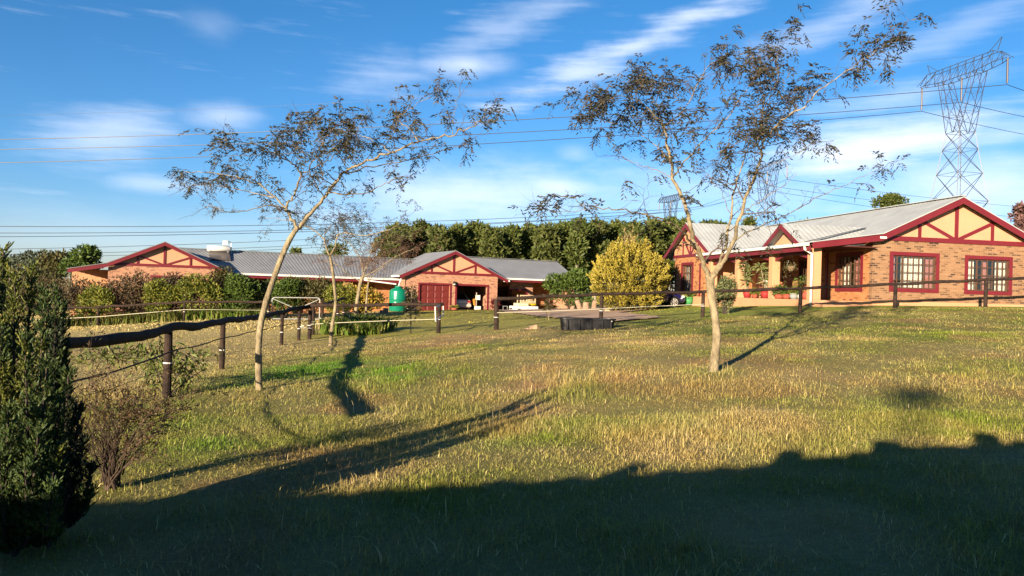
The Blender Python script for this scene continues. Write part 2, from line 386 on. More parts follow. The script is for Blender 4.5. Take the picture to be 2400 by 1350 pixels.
def ground_color(x, y):
    n1 = fbm(x, y, .16, 4)*2; n2 = fbm(x+90, y+31, .75, 4)*2; n3 = fbm(x-50, y+77, 2.6, 3)*2
    g = .54+.50*n1+.62*n2+.30*n3
    g = g+.16*smooth(1, 6, x)*smooth(16, 8, y)
    back = smooth(-4, -7.5, x)*smooth(11, 15, y)              # dry back paddock at left
    g = g*(1-.8*back)
    lush = np.zeros_like(g)
    for (c, sx, sy, kk) in LUSH: lush = np.maximum(lush, kk*np.exp(-((x-c[0])/sx)**2-((y-c[1])/sy/1.6)**2)*(.8+.6*n3))
    lush = np.clip(lush*1.25, 0, 1)
    for (c_, s_) in WORN: g = g-1.1*np.exp(-((x-c_[0])/s_)**2-((y-c_[1])/s_/1.5)**2)
    lawn = fence_side(x, y)
    g = np.clip(g, 0, 1)[..., None]
    dry = np.array([.49, .37, .115]); straw = np.array([.60, .475, .20]); grn = np.array([.22, .275, .03]); lushc = np.array([.14, .31, .018])
    k = np.clip(.5+n3+.5*back, 0, 1)[..., None]
    c = (dry*(1-k)+straw*k)*(1-g)+grn*g
    bare = smooth(.28, .5, fbm(x+200, y+11, .55, 3)*2)[..., None]*(1-back[..., None])
    wr = np.zeros_like(x)
    for (c_, s_) in WORN[:4]: wr = np.maximum(wr, np.exp(-((x-c_[0])/s_/.7)**2-((y-c_[1])/s_)**2))
    bare = np.clip(bare*.4+wr[..., None]*(.5+.5*n3[..., None]), 0, .75)
    c = c*(1-bare)+np.array([.42, .22, .10])*bare
    lw = (np.array([.34, .31, .055])*(1+.35*n2[..., None])+np.array([-.08, .0, -.01])*smooth(3, 9, x)[..., None])
    c = c*(1-.85*lawn[..., None])+lw*.85*lawn[..., None]
    c = c*(1-lush[..., None])+lushc*lush[..., None]
    return np.clip(c*.62, .01, 1)
def attr_material(name, trans, gain=1.0, vary=.35):
    m = bpy.data.materials.new(name); m.use_nodes = True; t = m.node_tree; b = t.nodes['Principled BSDF']
    a = N('ShaderNodeAttribute', t); a.attribute_name = 'gcol'
    if trans:
        g = N('ShaderNodeNewGeometry', t); rnd = g.outputs['Random Per Island']
    else:
        c = N('ShaderNodeTexCoord', t); n = N('ShaderNodeTexNoise', t); n.inputs['Scale'].default_value = 9; n.inputs['Detail'].default_value = 8; n.inputs['Roughness'].default_value = .75
        L(c.outputs['Object'], n.inputs['Vector'], t); rnd = n.outputs['Fac']
        bp = N('ShaderNodeBump', t); bp.inputs['Strength'].default_value = .9; bp.inputs['Distance'].default_value = .05; L(n.outputs['Fac'], bp.inputs['Height'], t); L(bp.outputs[0], b.inputs['Normal'], t)
    mr = N('ShaderNodeMapRange', t); L(rnd, mr.inputs[0], t); mr.inputs['To Min'].default_value = gain*(1-vary); mr.inputs['To Max'].default_value = gain*(1+vary)
    mx = N('ShaderNodeMixRGB', t, blend_type='MULTIPLY'); mx.inputs[0].default_value = 1; L(a.outputs['Color'], mx.inputs[1], t); L(mr.outputs[0], mx.inputs[2], t)
    L(mx.outputs[0], b.inputs['Base Color'], t); b.inputs['Roughness'].default_value = .8; b.inputs['Specular IOR Level'].default_value = .15
    if trans:
        tr = N('ShaderNodeBsdfTranslucent', t); L(mx.outputs[0], tr.inputs[0], t)
        ms = N('ShaderNodeMixShader', t); ms.inputs[0].default_value = trans; L(b.outputs[0], ms.inputs[1], t); L(tr.outputs[0], ms.inputs[2], t)
        L(ms.outputs[0], t.nodes['Material Output'].inputs[0], t)
    return m
def seq(*segs):
    out = []
    for a, b, st in segs: out += list(np.arange(a, b, st))
    return np.array(out)
geo_out = [200*1.35**i for i in range(1, 11)]
ys = np.concatenate([[-400, -150, -60], seq((-30, -8, 2), (-8, 3, .6), (3, 30, .2), (30, 70, .7), (70, 200.1, 8)), geo_out])
xh_ = np.concatenate([seq((0, 14, .25), (14, 34, .6), (34, 80, 2), (80, 200.1, 12)), geo_out])
xs = np.concatenate([-xh_[:0:-1], xh_])
XX, YY = np.meshgrid(xs, ys); ZZ = height(XX, YY)
nx, ny = len(xs), len(ys)
Vg = np.stack([XX, YY, ZZ], -1).reshape(-1, 3); idx = np.arange(nx*ny).reshape(ny, nx)
Fg = np.stack([idx[:-1, :-1], idx[:-1, 1:], idx[1:, 1:], idx[1:, :-1]], -1).reshape(-1, 4)
gcol = ground_color(XX, YY).reshape(-1, 3)
GROUND_MAT = attr_material('ground_turf', 0, 1.0, .5); GRASS_MAT = attr_material('grass_blades', .28, 1.08, .26)
fsd = fence_side(XX, YY).reshape(-1, 1); soil_shade_c = np.array([.16, .105, .05]); far_ = smooth(20, 34, YY).reshape(-1, 1)
gme = np_mesh('ground', Vg, Fg, GROUND_MAT, (gcol*.55+soil_shade_c*.15)*(1-np.maximum(fsd, far_))+gcol*.95*np.maximum(fsd, far_)); gme.polygons.foreach_set('use_smooth', np.ones(len(Fg), bool))  # paddock turf darkened under the blades to deepen the shade between them
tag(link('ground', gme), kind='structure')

# driveway: concrete sheet laid on the slope
def drape(name, poly, mat, lift=.03, step=.5):
    poly = np.array(poly); x0, y0 = poly.min(0); x1, y1 = poly.max(0)
    gx = np.arange(x0, x1+step, step); gy = np.arange(y0, y1+step, step); X, Y = np.meshgrid(gx, gy)
    ins = np.zeros(X.shape, bool); j = len(poly)-1
    for i in range(len(poly)):
        xi, yi = poly[i]; xj, yj = poly[j]
        cond = ((yi > Y) != (yj > Y)) & (X < (xj-xi)*(Y-yi)/((yj-yi) or 1e-9)+xi); ins ^= cond; j = i
    Z = height(X, Y)+lift; id_ = np.arange(X.size).reshape(X.shape)
    c = ins[:-1, :-1] & ins[1:, 1:] & ins[:-1, 1:] & ins[1:, :-1]
    F = np.stack([id_[:-1, :-1], id_[:-1, 1:], id_[1:, 1:], id_[1:, :-1]], -1)[c]
    me = np_mesh(name, np.stack([X, Y, Z], -1).reshape(-1, 3), F, mat)
    return tag(link(name, me), kind='structure')
DRIVE = material('driveway_concrete', (.62, .44, .30), .9, .15, color2=(.50, .34, .22), scale=1.2, bump=.3, bscale=20)
def W2(px, py): q = ray_ground(px, py, base_h); return (q[0], q[1])
drive_poly = [W2(1180, 733), W2(1215, 737), W2(1300, 748), W2(1345, 757), W2(1430, 757), W2(1560, 746), W2(1500, 738), W2(1455, 734), (at(1560, 43).x, 43), (at(1570, 50).x, 50), (at(1180, 62).x, 62), (at(1000, 54).x, 54.6), (at(990, 53).x, 53.6), (at(1150, 55).x, 55)]
drape('driveway', drive_poly, DRIVE, .05, .2)

def in_poly(poly, X, Y):
    poly = np.array(poly); ins = np.zeros(X.shape, bool); j = len(poly)-1
    for i in range(len(poly)):
        xi, yi = poly[i]; xj, yj = poly[j]
        ins ^= ((yi > Y) != (yj > Y)) & (X < (xj-xi)*(Y-yi)/((yj-yi) or 1e-9)+xi); j = i
    return ins
AR, AL = 1.3927, 1.1018                                   # azimuths of the two houses' fronts
d1 = np.array([math.sin(AR), math.cos(AR)]); d2 = np.array([-math.cos(AR), math.sin(AR)])
l1 = np.array([math.sin(AL), math.cos(AL)]); l2 = np.array([-math.cos(AL), math.sin(AL)])
C0 = P(2043, 716, 31.5); G0 = P(948, 729, 54.0)
def rect_of(o, a, b, u0, u1, v0, v1): return [tuple(o[:2]+a*u+b*v) for u, v in ((u0, v0), (u1, v0), (u1, v1), (u0, v1))]
NO_GRASS = [drive_poly, rect_of(C0, d1, d2, -3.1, 8.6, -.9, 20), rect_of(G0, l1, l2, -20, 16, .0, 9)]

# ------------------------------------------------------------------ grass
def grass(name, n, dmin, dmax, hgt, wid, seed, tall=1.0, clump=0):
    r = np.random.default_rng(seed)
    d = np.sqrt(r.uniform(dmin**2, dmax**2, n)); x = r.uniform(-1, 1, n)*(.70*d+.8)
    if clump:
        sz = np.repeat(r.uniform(.03, .13, n), clump); d = np.repeat(d, clump)+r.normal(0, 1, n*clump)*sz; x = np.repeat(x, clump)+r.normal(0, 1, n*clump)*sz; n = n*clump
    # clumping: drop blades where a noise is low
    keep = (fbm(x, d, 1.6, 3)*2+r.uniform(-.6, 1.0, n)) > -.22
    for pl in NO_GRASS: keep &= ~in_poly(pl, x, d)
    x, d = x[keep], d[keep]; n = len(x)
    c = ground_color(x, d); z = height(x, d)
    lawn = fence_side(x, d); lush = np.clip((c[:, 1]-c[:, 0])*8, 0, 1)
    h = hgt*r.lognormal(0, .38, n)*(1-.62*lawn)*(1+.5*lush)*(1+.7*np.clip(fbm(x+7, d+3, .9, 2)*2, -.5, 1))*tall
    w = wid*r.uniform(.6, 1.3, n)
    az = r.uniform(0, 2*pi, n); lean = np.abs(r.normal(0, .95, n))*h
    dx, dy = np.cos(az), np.sin(az); px, py = np.cos(az+pi/2+r.normal(0, .5, n)), np.sin(az+pi/2+r.normal(0, .5, n))
    V = np.empty((n, 5, 3)); B = np.stack([x, d, z-.012], -1); PW = np.stack([px, py, np.zeros(n)], -1)*w[:, None]/2
    mid = B+np.stack([dx*lean*.35, dy*lean*.35, h*.58], -1); tip = B+np.stack([dx*lean, dy*lean, h*(1-.25*np.minimum(1, lean/h))], -1)
    V[:, 0] = B-PW; V[:, 1] = B+PW; V[:, 2] = mid+PW*.8; V[:, 3] = mid-PW*.8; V[:, 4] = tip
    o = (np.arange(n)*5)[:, None]
    F = np.concatenate([o+np.array([[0, 1, 2]]), o+np.array([[0, 2, 3]]), o+np.array([[3, 2, 4]])])
    # some blades bleached to straw, whatever the patch
    st = r.random(n) < .05*(1-.7*lawn); c[st] = c[st]*.35+np.array([.62, .47, .25])*.65
    ob = link(name, np_mesh(name, V.reshape(-1, 3), F, GRASS_MAT, np.repeat(c, 5, axis=0)))
    return tag(ob, kind='stuff')
grass('grass', 260000, 2.6, 10, .038, .0050, 1)
grass('grass', 22000, 2.6, 13, .072, .007, 6)
grass('grass', 330000, 9.5, 20, .027, .0065, 2)
grass('grass', 190000, 19.5, 33, .029, .012, 3)
grass('grass', 80000, 32, 62, .06, .05, 4)
grass('grass_tufts', 520, 3.0, 15, .068, .0065, 8, clump=34)
grass('grass_tufts', 300, 14, 27, .055, .012, 9, clump=20)
grass('tall_dry_grass', 900, 3, 24, .11, .005, 5, tall=1.15)

# ------------------------------------------------------------------ building helpers (local u, v, z)
def wall_u(mb, u0, u1, z0, z1, v, holes=(), t=.22):
    """wall in the plane v facing -v, with rectangular holes (u0,u1,z0,z1) and reveals"""
    us = sorted({u0, u1, *[h[0] for h in holes], *[h[1] for h in holes]}); zs = sorted({z0, z1, *[h[2] for h in holes], *[h[3] for h in holes]})
    for a, b in zip(us[:-1], us[1:]):
        for c, d in zip(zs[:-1], zs[1:]):
            if any(h[0] <= a and b <= h[1] and h[2] <= c and d <= h[3] for h in holes): continue
            mb.add([(a, v, c), (b, v, c), (b, v, d), (a, v, d)], [(0, 1, 2, 3)])
            mb.add([(a, v+t, c), (b, v+t, c), (b, v+t, d), (a, v+t, d)], [(3, 2, 1, 0)])
    for h in holes:
        a, b, c, d = h
        for q in (((a, c), (b, c)), ((b, c), (b, d)), ((b, d), (a, d)), ((a, d), (a, c))):
            (p1, q1), (p2, q2) = q; mb.add([(p1, v, q1), (p2, v, q2), (p2, v+t, q2), (p1, v+t, q1)], [(0, 1, 2, 3)])
    for a in (u0, u1): mb.add([(a, v, z0), (a, v, z1), (a, v+t, z1), (a, v+t, z0)], [(0, 1, 2, 3)])
    return mb
def swap(mb):
    mb.v = [(y, x, z) for x, y, z in mb.v]; return mb
def roof_slab(p00, p10, p11, p01, t=.05, pitch=.0, amp=.0):
    """sheet through four corners (p00-p10 along the eave, p01-p11 along the ridge), ribbed across the eave direction"""
    p00, p10, p11, p01 = [Vector(p) for p in (p00, p10, p11, p01)]
    nrm = (p10-p00).cross(p01-p00).normalized()
    if nrm.z < 0: nrm = -nrm
    n = max(2, int((p10-p00).length/pitch*4)) if pitch else 1
    mb = MB(); vs = []; fs = []
    for i in range(n+1):
        f = i/n; k = amp*(1, .15, -1, .15)[i % 4] if pitch else 0
        a = p00.lerp(p10, f)+nrm*k; b = p01.lerp(p11, f)+nrm*k
        vs += [a, b, a-nrm*t, b-nrm*t]
    for i in range(n):
        o = i*4; q = o+4
        fs += [(o, q, q+1, o+1), (o+2, o+3, q+3, q+2), (o, o+2, q+2, q), (o+1, q+1, q+3, o+3)]
    fs += [(0, 1, 3, 2), (n*4, n*4+2, n*4+3, n*4+1)]
    return mb.add(vs, fs)
def window(house, name, u0, u1, z0, z1, v, cols, rows, face='v', sur=.15, curtains=(), label=None):
    """maroon surround, dark wooden bars, single panes; face 'v': wall in plane v looking to -v; 'u': wall in plane u looking to -u"""
    fx = (lambda m: m) if face == 'v' else swap
    mb = MB(); e = .035
    for (a, b, c, d) in ((u0-sur, u1+sur, z1, z1+sur), (u0-sur, u1+sur, z0-sur, z0), (u0-sur, u0, z0, z1), (u1, u1+sur, z0, z1)): mb.box(a, b, v-e, v+.10, c, d)
    w = part(name, fx(mb), MAROON, house, label=label)
    cu = [u0+(u1-u0)*i/cols for i in range(cols+1)]; cz = [z0+(z1-z0)*i/rows for i in range(rows+1)]
    for i, c in enumerate(cu):
        t = .06 if i in (0, cols, cols//3, cols-cols//3) else .03
        a, b = (c, c+t) if i == 0 else ((c-t, c) if i == cols else (c-t/2, c+t/2))
        part('mullion', fx(MB().box(a, b, v+.05, v+.10, z0, z1)), DARKWOOD, w)
    for j, c in enumerate(cz):
        t = .05 if j in (0, rows) else .03
        a, b = (c, c+t) if j == 0 else ((c-t, c) if j == rows else (c-t/2, c+t/2))
        part('glazing_bar', fx(MB().box(u0+.045, u1-.045, v+.052, v+.098, a, b)), DARKWOOD, w)
    pm = fx(MB().box(0, (u1-u0)/cols, 0, .006, 0, (z1-z0)/rows)).mesh('pane', GLASS)
    for i in range(cols):
        for j in range(rows):
            o = link('pane', pm, w); o.location = (cu[i], v+.075, cz[j]) if face == 'v' else (v+.075, cu[i], cz[j])
    for (a, b, m) in curtains:                                   # pleated curtain behind the panes
        n = 14; vs = []; fs = []
        for i in range(n+1):
            x = a+(b-a)*i/n; y = v+.22+.03*(i % 2); vs += [(x, y, z0-.05), (x, y, z1+.05)]
        fs = [(2*i, 2*i+2, 2*i+3, 2*i+1) for i in range(n)]
        part('curtain', fx(MB().add(vs, fs)), m, w)
    return w
def truss(house, uL, uR, uc, zb, za, k, v, post, bw=.17, face='v', king=True, mat=CREAM):
    """plastered gable triangle with maroon timbers; zb bottom of the tie beam, za roof height over uc, k slope"""
    fx = (lambda m: m) if face == 'v' else swap
    rz_ = lambda u: za-k*abs(u-uc)
    poly = [(uL, zb), (uR, zb), (uR, max(zb, rz_(uR))), (uc, za), (uL, max(zb, rz_(uL)))]
    part('gable_panel', fx(MB().prism(poly, 'v', v, v+.2)), mat, house)
    part('tie_beam', fx(MB().box(uL-.0, uR+.0, v-.05, v-.002, zb, zb+bw)), MAROON, house)
    if king: part('king_post', fx(MB().box(uc-bw*.42, uc+bw*.42, v-.045, v-.002, zb+bw+.002, za-.02)), MAROON, house)
    for s in (-1, 1):
        up = uc+s*post
        part('post', fx(MB().box(up-bw*.36, up+bw*.36, v-.045, v-.002, zb+bw+.002, rz_(up))), MAROON, house)
        part('brace', fx(MB().bar((uc+s*.10, v-.022, zb+bw*.9), (up-s*.05, v-.022, rz_(up)-.10), .036, bw*.72, up=(0, 0, 1))), MAROON, house)
def barge(house, pts, v, h=.24, t=.05, face='v'):
    fx = (lambda m: m) if face == 'v' else swap
    for (a, b) in zip(pts[:-1], pts[1:]):
        poly = [(a[0], a[1]-h), (b[0], b[1]-h), (b[0], b[1]), (a[0], a[1])]
        part('barge_board', fx(MB().prism(poly, 'v', v-t, v)), MAROON, house)

# ------------------------------------------------------------------ right house
RH = thing('brick_house', C0, 'yellow brick house with pale roof, maroon timbered gable and veranda at right', 'house', rz=pi/2-AR)
k = .460; uc = 3.86; za = 4.62                 # main roof
mrz = lambda u: za-k*abs(u-uc)
wall = MB(); holesG = [(.92, 2.94, .75, 2.12), (4.47, 6.48, .75, 2.10)]
wall_u(wall, 0, 7.72, -.5, 2.72, 0, holesG)
part('gable_wall', wall, BRICK_Y, RH)
part('plinth', MB().box(-.02, 7.75, -.05, -.002, -.5, .22), PEACH, RH)
part('apron', MB().box(-2.75, 9.0, -.85, -.052, -.6, -.01), PEACH, RH)
sw = MB(); holesS = [(.78, 2.4, .72, 2.12), (4.3, 5.5, .9, 2.05), (6.2, 7.15, .2, 2.15), (8.4, 9.6, .9, 2.05)]
wall_u(sw, .225, 18, -.5, 2.95, 0, holesS)
part('veranda_wall', swap(sw), BRICK_R, RH)
part('wall_panel', swap(MB().box(7.4, 10.2, -.03, -.002, .2, 2.6)), PEACH, RH)
bw = MB().box(7.5, 7.72, .22, 18, -.5, 2.7); part('rear_wall', bw, BRICK_Y, RH)
bw = MB().box(.0, 7.72, 17.8, 18, -.5, 2.7); part('end_wall', bw, BRICK_Y, RH)
rm = MB().box(.23, 7.49, 3.6, 3.7, 0, 2.7); part('room_wall', rm, material('room_plaster', (.55, .45, .36), .9, .1), RH)
part('floor_slab', MB().box(.23, 7.49, .23, 17.7, -.05, .1), BLACKIN, RH)
part('ceiling', MB().box(.0, 7.7, .23, 17.7, 2.72, 2.76), BLACKIN, RH)
window(RH, 'window', .92, 2.94, .75, 2.12, 0, 8, 4, curtains=[(.92, 1.18, PINKCURT), (1.45, 2.45, CURTAIN), (2.62, 2.94, PINKCURT)], label='wide window with pink curtains nearest the veranda')
window(RH, 'window', 4.47, 6.48, .75, 2.10, 0, 8, 4, curtains=[(4.47, 4.95, CURTAIN), (5.3, 5.62, PINKCURT), (5.98, 6.48, CURTAIN)], label='wide window with white curtains at both sides')
window(RH, 'window', .78, 2.4, .72, 2.12, 0, 6, 4, face='u', curtains=[(1.9, 2.4, CURTAIN), (.9, 1.5, PINKCURT)])
window(RH, 'window', 4.3, 5.5, .9, 2.05, 0, 4, 3, face='u', sur=.09)
window(RH, 'window', 8.4, 9.6, .9, 2.05, 0, 4, 3, face='u', sur=.09)
dr = part('door', swap(MB().box(6.2, 7.15, .05, .10, .2, 2.15)), MAROON_DOOR, RH)
part('handle', swap(MB().box(6.28, 6.40, -.0, .048, 1.15, 1.18)), GALV, dr)
dl = part('veranda_door_frame', swap(MB().box(3.15, 3.30, -.06, -.002, .2, 2.3).box(3.9, 4.05, -.06, -.002, .2, 2.3)), MAROON, RH)
truss(RH, .02, 7.70, uc, 2.722, za-.10, k, 0, 1.74, bw=.19)
barge(RH, [(.14, mrz(.14)), (uc, za), (9.1, mrz(9.1))], -.36, h=.25)
barge(RH, [(-2.98, 2.47), (.14, mrz(.14))], -.362, h=.25)
# roof sheets: main left slope, veranda slope, right slope
vF, vB = -.38, 18.4
part('roof_sheet', roof_slab((.14, vF, mrz(.14)+.05), (.14, vB, mrz(.14)+.05), (uc, vB, za+.05), (uc, vF, za+.05), .04, .25, .006), ROOF_R, RH)
part('roof_sheet', roof_slab((-3.05, vF, 2.49), (-3.05, 10.4, 2.49), (.18, 10.4, mrz(.14)+.062), (.18, vF, mrz(.14)+.062), .03, .25, .006), ROOF_R, RH)
part('roof_sheet', roof_slab((9.15, vF, mrz(9.15)+.05), (9.15, vB, mrz(9.15)+.05), (uc, vB, za+.05), (uc, vF, za+.05), .04, .25, .006), ROOF_R, RH)
part('ridge_cap', MB().bar((uc, vF, za+.085), (uc, vB, za+.085), .26, .03), ROOF_R, RH)
part('gutter', MB().box(-3.17, -3.06, -.30, 10.5, 2.33, 2.46), WHITE, RH, bevel=.02)
part('eaves_board', MB().box(-3.05, -3.0, -.30, 10.5, 2.14, 2.32), MAROON, RH)
part('soffit', MB().box(-2.98, -.01, -.28, 10.3, 2.36, 2.40), material('soffit_wood', (.10, .035, .03), .8, .1), RH)
part('veranda_floor', MB().box(-2.86, -.01, .0, 18, -.7, .16), PEACH, RH)
part('veranda_edge', MB().box(-2.9, -2.862, .0, 10.8, -.7, .145), PEACH, RH)
# columns, downpipe, arched braces
cols_v = [.0, 3.15, 6.45, 9.5]
for i, cv in enumerate(cols_v):
    w_ = .40 if i == 0 else .36
    part('column', MB().box(-2.72, -2.72+w_, cv, cv+w_, .162, 2.34), PEACH, RH, bevel=.015)
part('downpipe', MB().tube([(-3.08, .02, 2.34), (-3.08, .02, 2.22), (-2.80, -.06, 2.02), (-2.80, -.06, -.25)], .055, 10), WHITE, RH, smooth=True)
for a, b in ((.40, 3.15), (3.51, 6.45), (6.81, 9.5), (9.86, 11.0)):
    poly = []; n = 12
    for i in range(n+1):
        t = i/n; poly.append((a+(b-a)*t, 1.83+.22*math.sin(pi*t)))
    for i in range(n, -1, -1):
        t = i/n; poly.append((a+(b-a)*t, 1.97+.20*math.sin(pi*t)))
    part('arched_beam', MB().prism(poly, 'u', -2.62, -2.52), MAROON, RH)
# dormer gablet over the veranda
dv, dz, dk, dh = 2.05, 3.40, .60, 1.72
drz = lambda v: dz-dk*abs(v-dv)
part('gablet_panel', swap(MB().prism([(dv-1.35, 2.55), (dv+1.35, 2.55), (dv, dz-.10)], 'v', -2.55, -2.5)), CREAM, RH)
barge(RH, [(dv-dh, drz(dv-dh)), (dv, dz), (dv+dh, drz(dv+dh))], -3.0, h=.2, face='u')
for s in (-1, 1):
    part('gablet_roof', roof_slab((-3.02, dv+s*dh, drz(dv+dh)+.03), (1.6, dv+s*dh, drz(dv+dh)+.03), (1.6, dv, dz+.03), (-3.02, dv, dz+.03), .03, .25, .006), ROOF_R, RH)
    part('valley_flashing', MB().bar((-2.9, dv+s*(dh+.04), 2.53), (.9, dv+s*.22, 3.40), .10, .02), material('dark_flashing', (.10, .10, .10), .6, .3), RH)
# end block with the number on its gable
bv0, bv1, bc = 10.55, 14.75, 12.45; bu = -2.62; bz = 4.30; bk = .56
brz = lambda v: bz-bk*abs(v-bc)
w8 = MB(); wall_u(w8, bv0, bv1, -.8, 2.40, bu, [(12.15, 13.55, .22, 1.95)]); part('end_block_wall', swap(w8), BRICK_R, RH)
part('end_block_side', MB().box(bu+.225, -.03, bv0, bv0+.2, -.8, 2.6), PEACH, RH)
part('end_block_side', MB().box(bu+.225, -.03, bv1-.2, bv1, -.8, 2.4), PEACH, RH)
window(RH, 'window', 12.15, 13.55, .22, 1.95, bu, 4, 4, face='u', curtains=[(12.2, 12.7, CURTAIN), (13.0, 13.5, CURTAIN)], label='tall window with white curtains under the number')
part('corner_board', swap(MB().box(bv0+.45, bv0+.62, bu-.03, bu-.002, .1, 2.0)), MAROON, RH)
truss(RH, bv0-.6, bv1+.1, bc, 2.402, bz-.10, bk, bu, 1.05, bw=.16, face='u', mat=PEACH)
barge(RH, [(8.9, brz(8.9)), (bc, bz), (16.0, brz(16.0))], bu-.34, h=.24, face='u')
for vv in (8.9, 16.0):
    part('roof_sheet', roof_slab((bu-.36, vv, brz(vv)+.04), (3.2, vv, brz(vv)+.04), (3.2, bc, bz+.04), (bu-.36, bc, bz+.04), .04, .25, .006), ROOF_R, RH)
fc = bpy.data.curves.new('house_number', 'FONT'); fc.body = '8'; fc.size = .62; fc.extrude = .012; fc.align_x = 'CENTER'
fo = bpy.data.objects.new('tmp', fc); COL.objects.link(fo); dg = bpy.context.evaluated_depsgraph_get(); dg.update()
nme = bpy.data.meshes.new_from_object(fo.evaluated_get(dg)); bpy.data.objects.remove(fo)
nme.materials.clear(); nme.materials.append(material('number_black', (.02, .02, .022), .5, .3)); nme.name = 'house_number'
no = link('house_number', nme, RH); no.location = (bu-.03, bc-.36, 3.13); no.rotation_euler = (pi/2, 0, -pi/2); no.scale = (.75, 1, 1)
for i, (zz, w_) in enumerate(((3.02, .24), (2.90, .30))):
    part('number_line', swap(MB().box(bc-.36-w_/2, bc-.36+w_/2, bu-.02, bu-.004, zz-.025, zz+.02)), MATS['number_black'], RH)
part('wall_lamp', MB().box(-.11, -.035, 8.5, 8.66, 1.0, 1.25), WHITE, RH, bevel=.01)
part('floodlight', MB().box(.0, .32, -.42, -.06, 2.74, 2.84), WHITE, RH, bevel=.02)

# ------------------------------------------------------------------ left house
LH = thing('long_brick_house', G0, 'long low orange brick house with grey roof and double garage', 'house', rz=pi/2-AL)
lk = .457; ga, gc = 4.42, 3.66
grz = lambda u: ga-lk*abs(u-gc)
lw = MB(); wall_u(lw, 0, 7.25, -.6, 2.70, 0, [(1.10, 3.40, 0, 1.93), (3.95, 6.40, 0, 1.93)]); part('garage_wall', lw, BRICK_O, LH)
part('garage_side', MB().box(0, .2, .225, 6, -.6, 2.7).box(7.05, 7.25, .225, 6, -.6, 2.7).box(.2, 7.05, 5.8, 6, -.6, 2.7), BRICK_O, LH)
part('garage_ceiling', MB().box(.2, 7.05, .225, 5.8, 2.6, 2.65), BLACKIN, LH)
part('garage_floor', MB().box(.2, 7.05, .05, 5.8, -.3, .01), material('garage_concrete', (.22, .18, .15), .9, .1), LH)
for (a, b) in ((1.10, 3.40), (3.95, 6.40)):
    part('door_frame', MB().box(a-.13, b+.13, -.035, -.002, 1.93, 2.06).box(a-.13, a, -.035, -.002, 0, 1.93).box(b, b+.13, -.035, -.002, 0, 1.93), MAROON, LH)
gd = part('garage_door', MB().box(1.10, 3.40, .10, .14, .0, 1.93), MAROON_DOOR, LH)
pn = MB().add([(0, 0, 0), (.5, 0, 0), (.5, 0, .40), (0, 0, .40), (.05, -.025, .05), (.45, -.025, .05), (.45, -.025, .35), (.05, -.025, .35)], [(0, 1, 5, 4), (1, 2, 6, 5), (2, 3, 7, 6), (3, 0, 4, 7), (4, 5, 6, 7)]).mesh('panel', MAROON_DOOR)
for i in range(4):
    for j in range(4):
        o = link('panel', pn, gd); o.location = (1.14+i*.565, .098, .05+j*.47)
truss(LH, .0, 7.25, gc, 2.702, ga-.10, lk, 0, 1.72, bw=.17)
barge(LH, [(-.5, grz(-.5)), (gc, ga), (7.95, grz(7.95))], -.30, h=.23)
for s, ue in ((-1, -.55), (1, 8.0)):
    part('roof_sheet', roof_slab((ue, -.32, grz(ue)+.05), (ue, 6.0, grz(ue)+.05), (gc, 6.0, ga+.05), (gc, -.32, ga+.05), .04, .20, .008), ROOF_L, LH)
    part('gutter', MB().box(ue-.12 if s < 0 else ue, ue if s < 0 else ue+.12, -.32, 1.2, grz(ue)-.10, grz(ue)+.02), WHITE, LH)
# long wing and right wing
part('roof_sheet', roof_slab((-12.6, .95, 2.30), (1.0, .95, 2.30), (3.0, 4.6, 3.86), (-14.9, 4.6, 3.86), .04, .20, .008), ROOF_L, LH)
part('roof_sheet', roof_slab((-14.9, 8.3, 2.30), (3.0, 8.3, 2.30), (3.0, 4.6, 3.86), (-14.9, 4.6, 3.86), .04, .20, .008), ROOF_L, LH)
part('ridge_cap', MB().bar((-14.9, 4.6, 3.90), (3.0, 4.6, 3.90), .3, .03), ROOF_L, LH)
part('roof_sheet', roof_slab((5.2, .95, 2.66), (15.0, .95, 2.66), (15.0, 4.6, 4.26), (3.2, 4.6, 4.26), .04, .20, .008), ROOF_L, LH)
part('roof_sheet', roof_slab((3.2, 8.3, 2.66), (15.0, 8.3, 2.66), (15.0, 4.6, 4.26), (3.2, 4.6, 4.26), .04, .20, .008), ROOF_L, LH)
part('ridge_cap', MB().bar((3.2, 4.6, 4.30), (15.0, 4.6, 4.30), .3, .03), ROOF_L, LH)
part('end_gable', MB().prism([(1.2, 2.55), (8.1, 2.55), (4.6, 4.15)], 'u', 14.6, 14.75), CREAM, LH)
part('gutter', MB().box(-12.6, 1.0, .82, .94, 2.16, 2.29), WHITE, LH)
part('gutter', MB().box(7.6, 15.0, .82, .94, 2.52, 2.65), WHITE, LH)
part('eaves_board', MB().box(-12.6, .6, .95, 1.0, 1.98, 2.15), MAROON, LH)
part('eaves_board', MB().box(8.2, 11.6, .95, 1.0, 2.36, 2.51), MAROON, LH)
lw = MB(); wall_u(lw, -12.4, -.02, -.9, 2.5, 2.4, [(-10.6, -9.2, .8, 1.75), (-6.8, -5.4, .8, 1.75), (-2.6, -1.6, -.4, 1.75)]); part('wing_wall', lw, BRICK_R, LH)
part('wing_rear', MB().box(-18, 14.8, 8.0, 8.2, -.9, 2.4), BRICK_O, LH)
part('wing_core', MB().box(-18, 6.9, 6.05, 6.2, -.9, 2.5), BLACKIN, LH)
for (a, b, c, d) in ((-10.6, -9.2, .8, 1.75), (-6.8, -5.4, .8, 1.75)): window(LH, 'window', a, b, c, d, 2.4, 4, 3, sur=.10, curtains=[(a+.1, a+.5, CURTAIN)])
part('veranda_post', MB().box(-4.1, -3.6, 1.2, 1.6, -.9, 2.15), PEACH, LH)
part('veranda_post', MB().box(-8.6, -8.3, 1.2, 1.5, -.9, 2.15), PEACH, LH)
